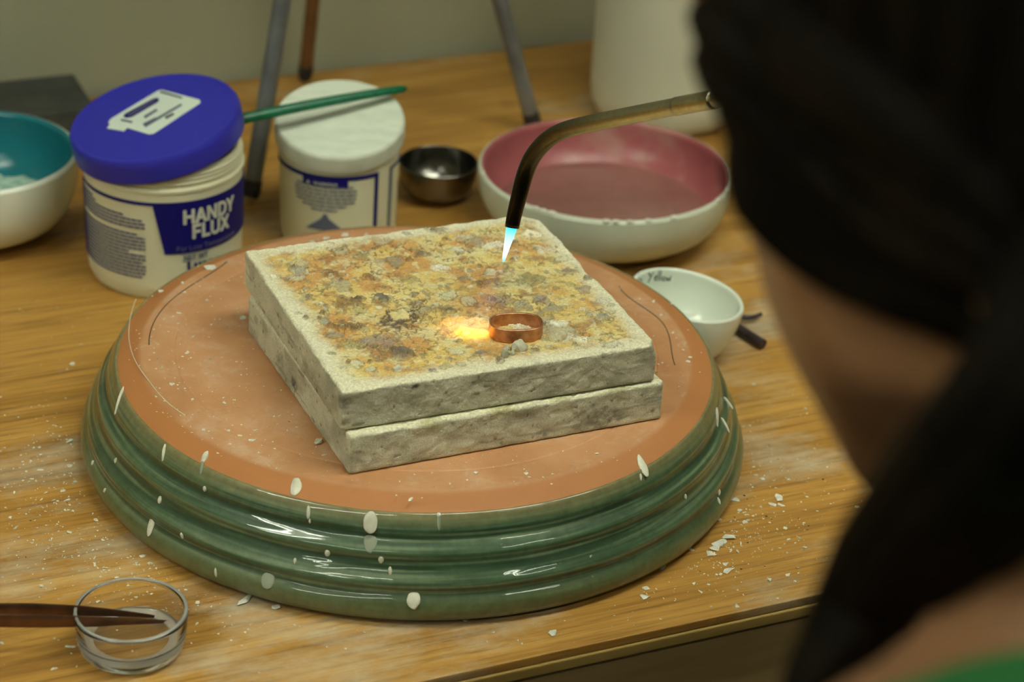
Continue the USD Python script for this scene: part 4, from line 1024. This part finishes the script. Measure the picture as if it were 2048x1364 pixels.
part(o, 'seat', place(lathe([(0, -.03), (.15, -.03), (.165, -.02), (.165, -.008), (.15, 0), (0, 0)], 50), None, (0, 0, st_o[2] - .004)), M_rubber, 40)
for k in range(4):
    a_ = k * math.pi / 2 + .5; c_, s2 = math.cos(a_), math.sin(a_)
    part(o, 'leg', sweep([(.11 * c_, .11 * s2, st_o[2] - .03), (.17 * c_, .17 * s2, 0)], .012, 12), M_chrome, 40)

# ------------------------------------------------------------------ chips and dust
ORD = 'first second third fourth fifth sixth seventh eighth ninth tenth eleventh twelfth thirteenth fourteenth fifteenth sixteenth seventeenth eighteenth nineteenth twentieth twenty-first twenty-second twenty-third twenty-fourth twenty-fifth'.split()
def chip_set(items, where, group, z):
    for i, q in enumerate(sorted(items)):
        px, py, w, h = q
        adj = ('long thin' if w > 2.3 * h else 'broad' if w * h > 350 else 'upright' if h > w else 'tiny' if w * h < 100 else 'small')
        chip_thing(px, py, w, h, f'{adj} plaster chip {where}, {ORD[i]} from the left', group, z)


def chip_thing(px, py, w, h, label, group, zed, mt=M_chip, flat=.4):
    p = P(px, py, zed); s = 1 / ppm(p)
    x = thing('plaster_chip', label, 'chip', p - [0, 0, .0001], rng.uniform(0, 6), group)
    m_ = chip((w * s / 2, h * s / 2 / .55, min(w, h) * s * .5), flat, 12); Rr = place(m_, None)
    part(x, 'flake', m_, mt, False)
on_table_r = [(1290, 1193, 24, 16), (1458, 1078, 28, 17), (1440, 1088, 28, 22), (1455, 1143, 34, 12), (1558, 997, 20, 16), (1546, 1010, 14, 12), (1562, 1011, 12, 10), (1325, 1135, 26, 10), (1308, 1135, 14, 8), (1470, 1000, 16, 12), (1460, 994, 18, 10), (1474, 1213, 13, 9), (1418, 1108, 20, 12), (1430, 1098, 24, 14), (1490, 1045, 14, 8), (1525, 958, 12, 7), (1480, 1022, 13, 8), (1384, 1100, 14, 8), (1292, 1176, 16, 10), (1450, 1128, 18, 8), (1437, 1040, 12, 8), (1570, 1056, 12, 6), (1716, 1014, 10, 8)]
chip_set(on_table_r, 'on the bench right of the dish', 'plaster chips right of the dish', 0)
chip_set([(490, 1198, 24, 34), (552, 1216, 20, 14), (1105, 1267, 19, 14), (140, 883, 14, 12), (146, 728, 14, 9), (395, 1110, 16, 10), (139, 932, 14, 9), (193, 1040, 12, 8), (108, 1338, 13, 10), (140, 1294, 10, 14), (126, 982, 14, 7), (285, 1112, 16, 9), (300, 1125, 10, 8), (930, 1240, 20, 8), (395, 1205, 12, 7)], 'on the bench, left and front', 'plaster chips left and front of the dish', 0)
chip_set([(420, 536, 27, 14), (343, 768, 15, 8), (484, 636, 17, 9), (320, 583, 14, 8), (1307, 603, 12, 9), (505, 880, 17, 8), (407, 860, 14, 5), (374, 705, 10, 9), (448, 807, 14, 7), (1195, 908, 14, 8), (1297, 705, 13, 6), (1376, 723, 12, 6), (652, 477, 14, 9), (690, 471, 17, 10), (625, 484, 13, 8), (732, 469, 10, 6), (480, 872, 9, 6), (820, 999, 9, 10), (512, 861, 8, 6), (1052, 947, 12, 6), (1322, 630, 9, 6), (1380, 715, 10, 5)], 'on the terracotta base', 'plaster chips on the terracotta base', ZT)
chip_thing(636, 886, 18, 14, 'round beige pebble on the terracotta base left of the lower brick', None, ZT, M_pebble, .8)


def dust(name, label, catg, spots, z, mt, smin, smax, accept=None):
    ms = []
    for (cx, cy, sx, sy, n) in spots:
        for _ in range(n):
            px, py = cx + rng.normal() * sx, cy + rng.normal() * sy
            p = P(px, py, z)
            if accept is not None and not accept(p): continue
            s = rng.uniform(smin, smax) ** 1.0 * (1 if rng.random() < .85 else 1.9)
            m_ = chip((s, s * rng.uniform(.5, 1), s * .5), .6, 6); ms.append(place(m_, rot([0, 0, 1], rng.uniform(0, 6)), p))
    pr = part(None, name, cat(ms), mt, False); tag(pr, label, catg, None, 'stuff')
rd = lambda p: np.hypot(p[0] - DC[0], p[1] - DC[1])
offd = lambda p: rd(p) > .143 and (p @ E2) > NF + .004 and (p @ E2) < NB - .01
ond = lambda p: rd(p) < .121
def not_brick(p):
    q = p - np.array([B1[0][0], B1[0][1], 0]); a_, b_ = q @ np.array([math.cos(B1[1]), math.sin(B1[1]), 0]), q @ np.array([-math.sin(B1[1]), math.cos(B1[1]), 0]); return ond(p) and not (-.002 < a_ < B1[2] + .002 and -.002 < b_ < B1[3] + .002)
tspots = [(150, 1040, 110, 70, 420), (330, 1130, 130, 40, 320), (80, 900, 60, 60, 110), (1440, 1060, 90, 60, 420), (1560, 980, 100, 60, 90), (700, 1250, 300, 20, 70), (1350, 1150, 120, 30, 90), (200, 1230, 160, 60, 60), (1600, 760, 70, 60, 40), (90, 650, 70, 60, 20), (1480, 900, 30, 40, 50), (1250, 1190, 150, 40, 50)]
dust('plaster_dust', 'scattered fine white plaster crumbs on the wooden bench', 'crumbs', tspots, 0, M_chip, .0002, .0009, offd)
dust('table_grit', 'scattered dark grit specks on the wooden bench', 'grit', [(1500, 1000, 110, 80, 45), (250, 1000, 200, 120, 25), (930, 215, 300, 60, 4)], 0, M_darkgrit, .0003, .0008, offd)
dspots = [(420, 750, 110, 110, 190), (500, 850, 120, 60, 110), (330, 680, 60, 70, 60), (430, 560, 60, 40, 40), (1330, 680, 50, 80, 70), (1100, 940, 150, 40, 60), (700, 950, 200, 40, 40), (650, 470, 80, 10, 25)]
dust('dish_crumbs', 'scattered fine white crumbs on the terracotta base', 'crumbs', dspots, ZT, M_chip, .0002, .00085, not_brick)
dust('dish_grit', 'scattered grey and brown grit specks on the terracotta base', 'grit', [(450, 740, 110, 110, 90), (1320, 660, 60, 90, 60), (400, 580, 60, 50, 40), (900, 970, 250, 30, 20)], ZT, M_grit, .0002, .00065, not_brick)
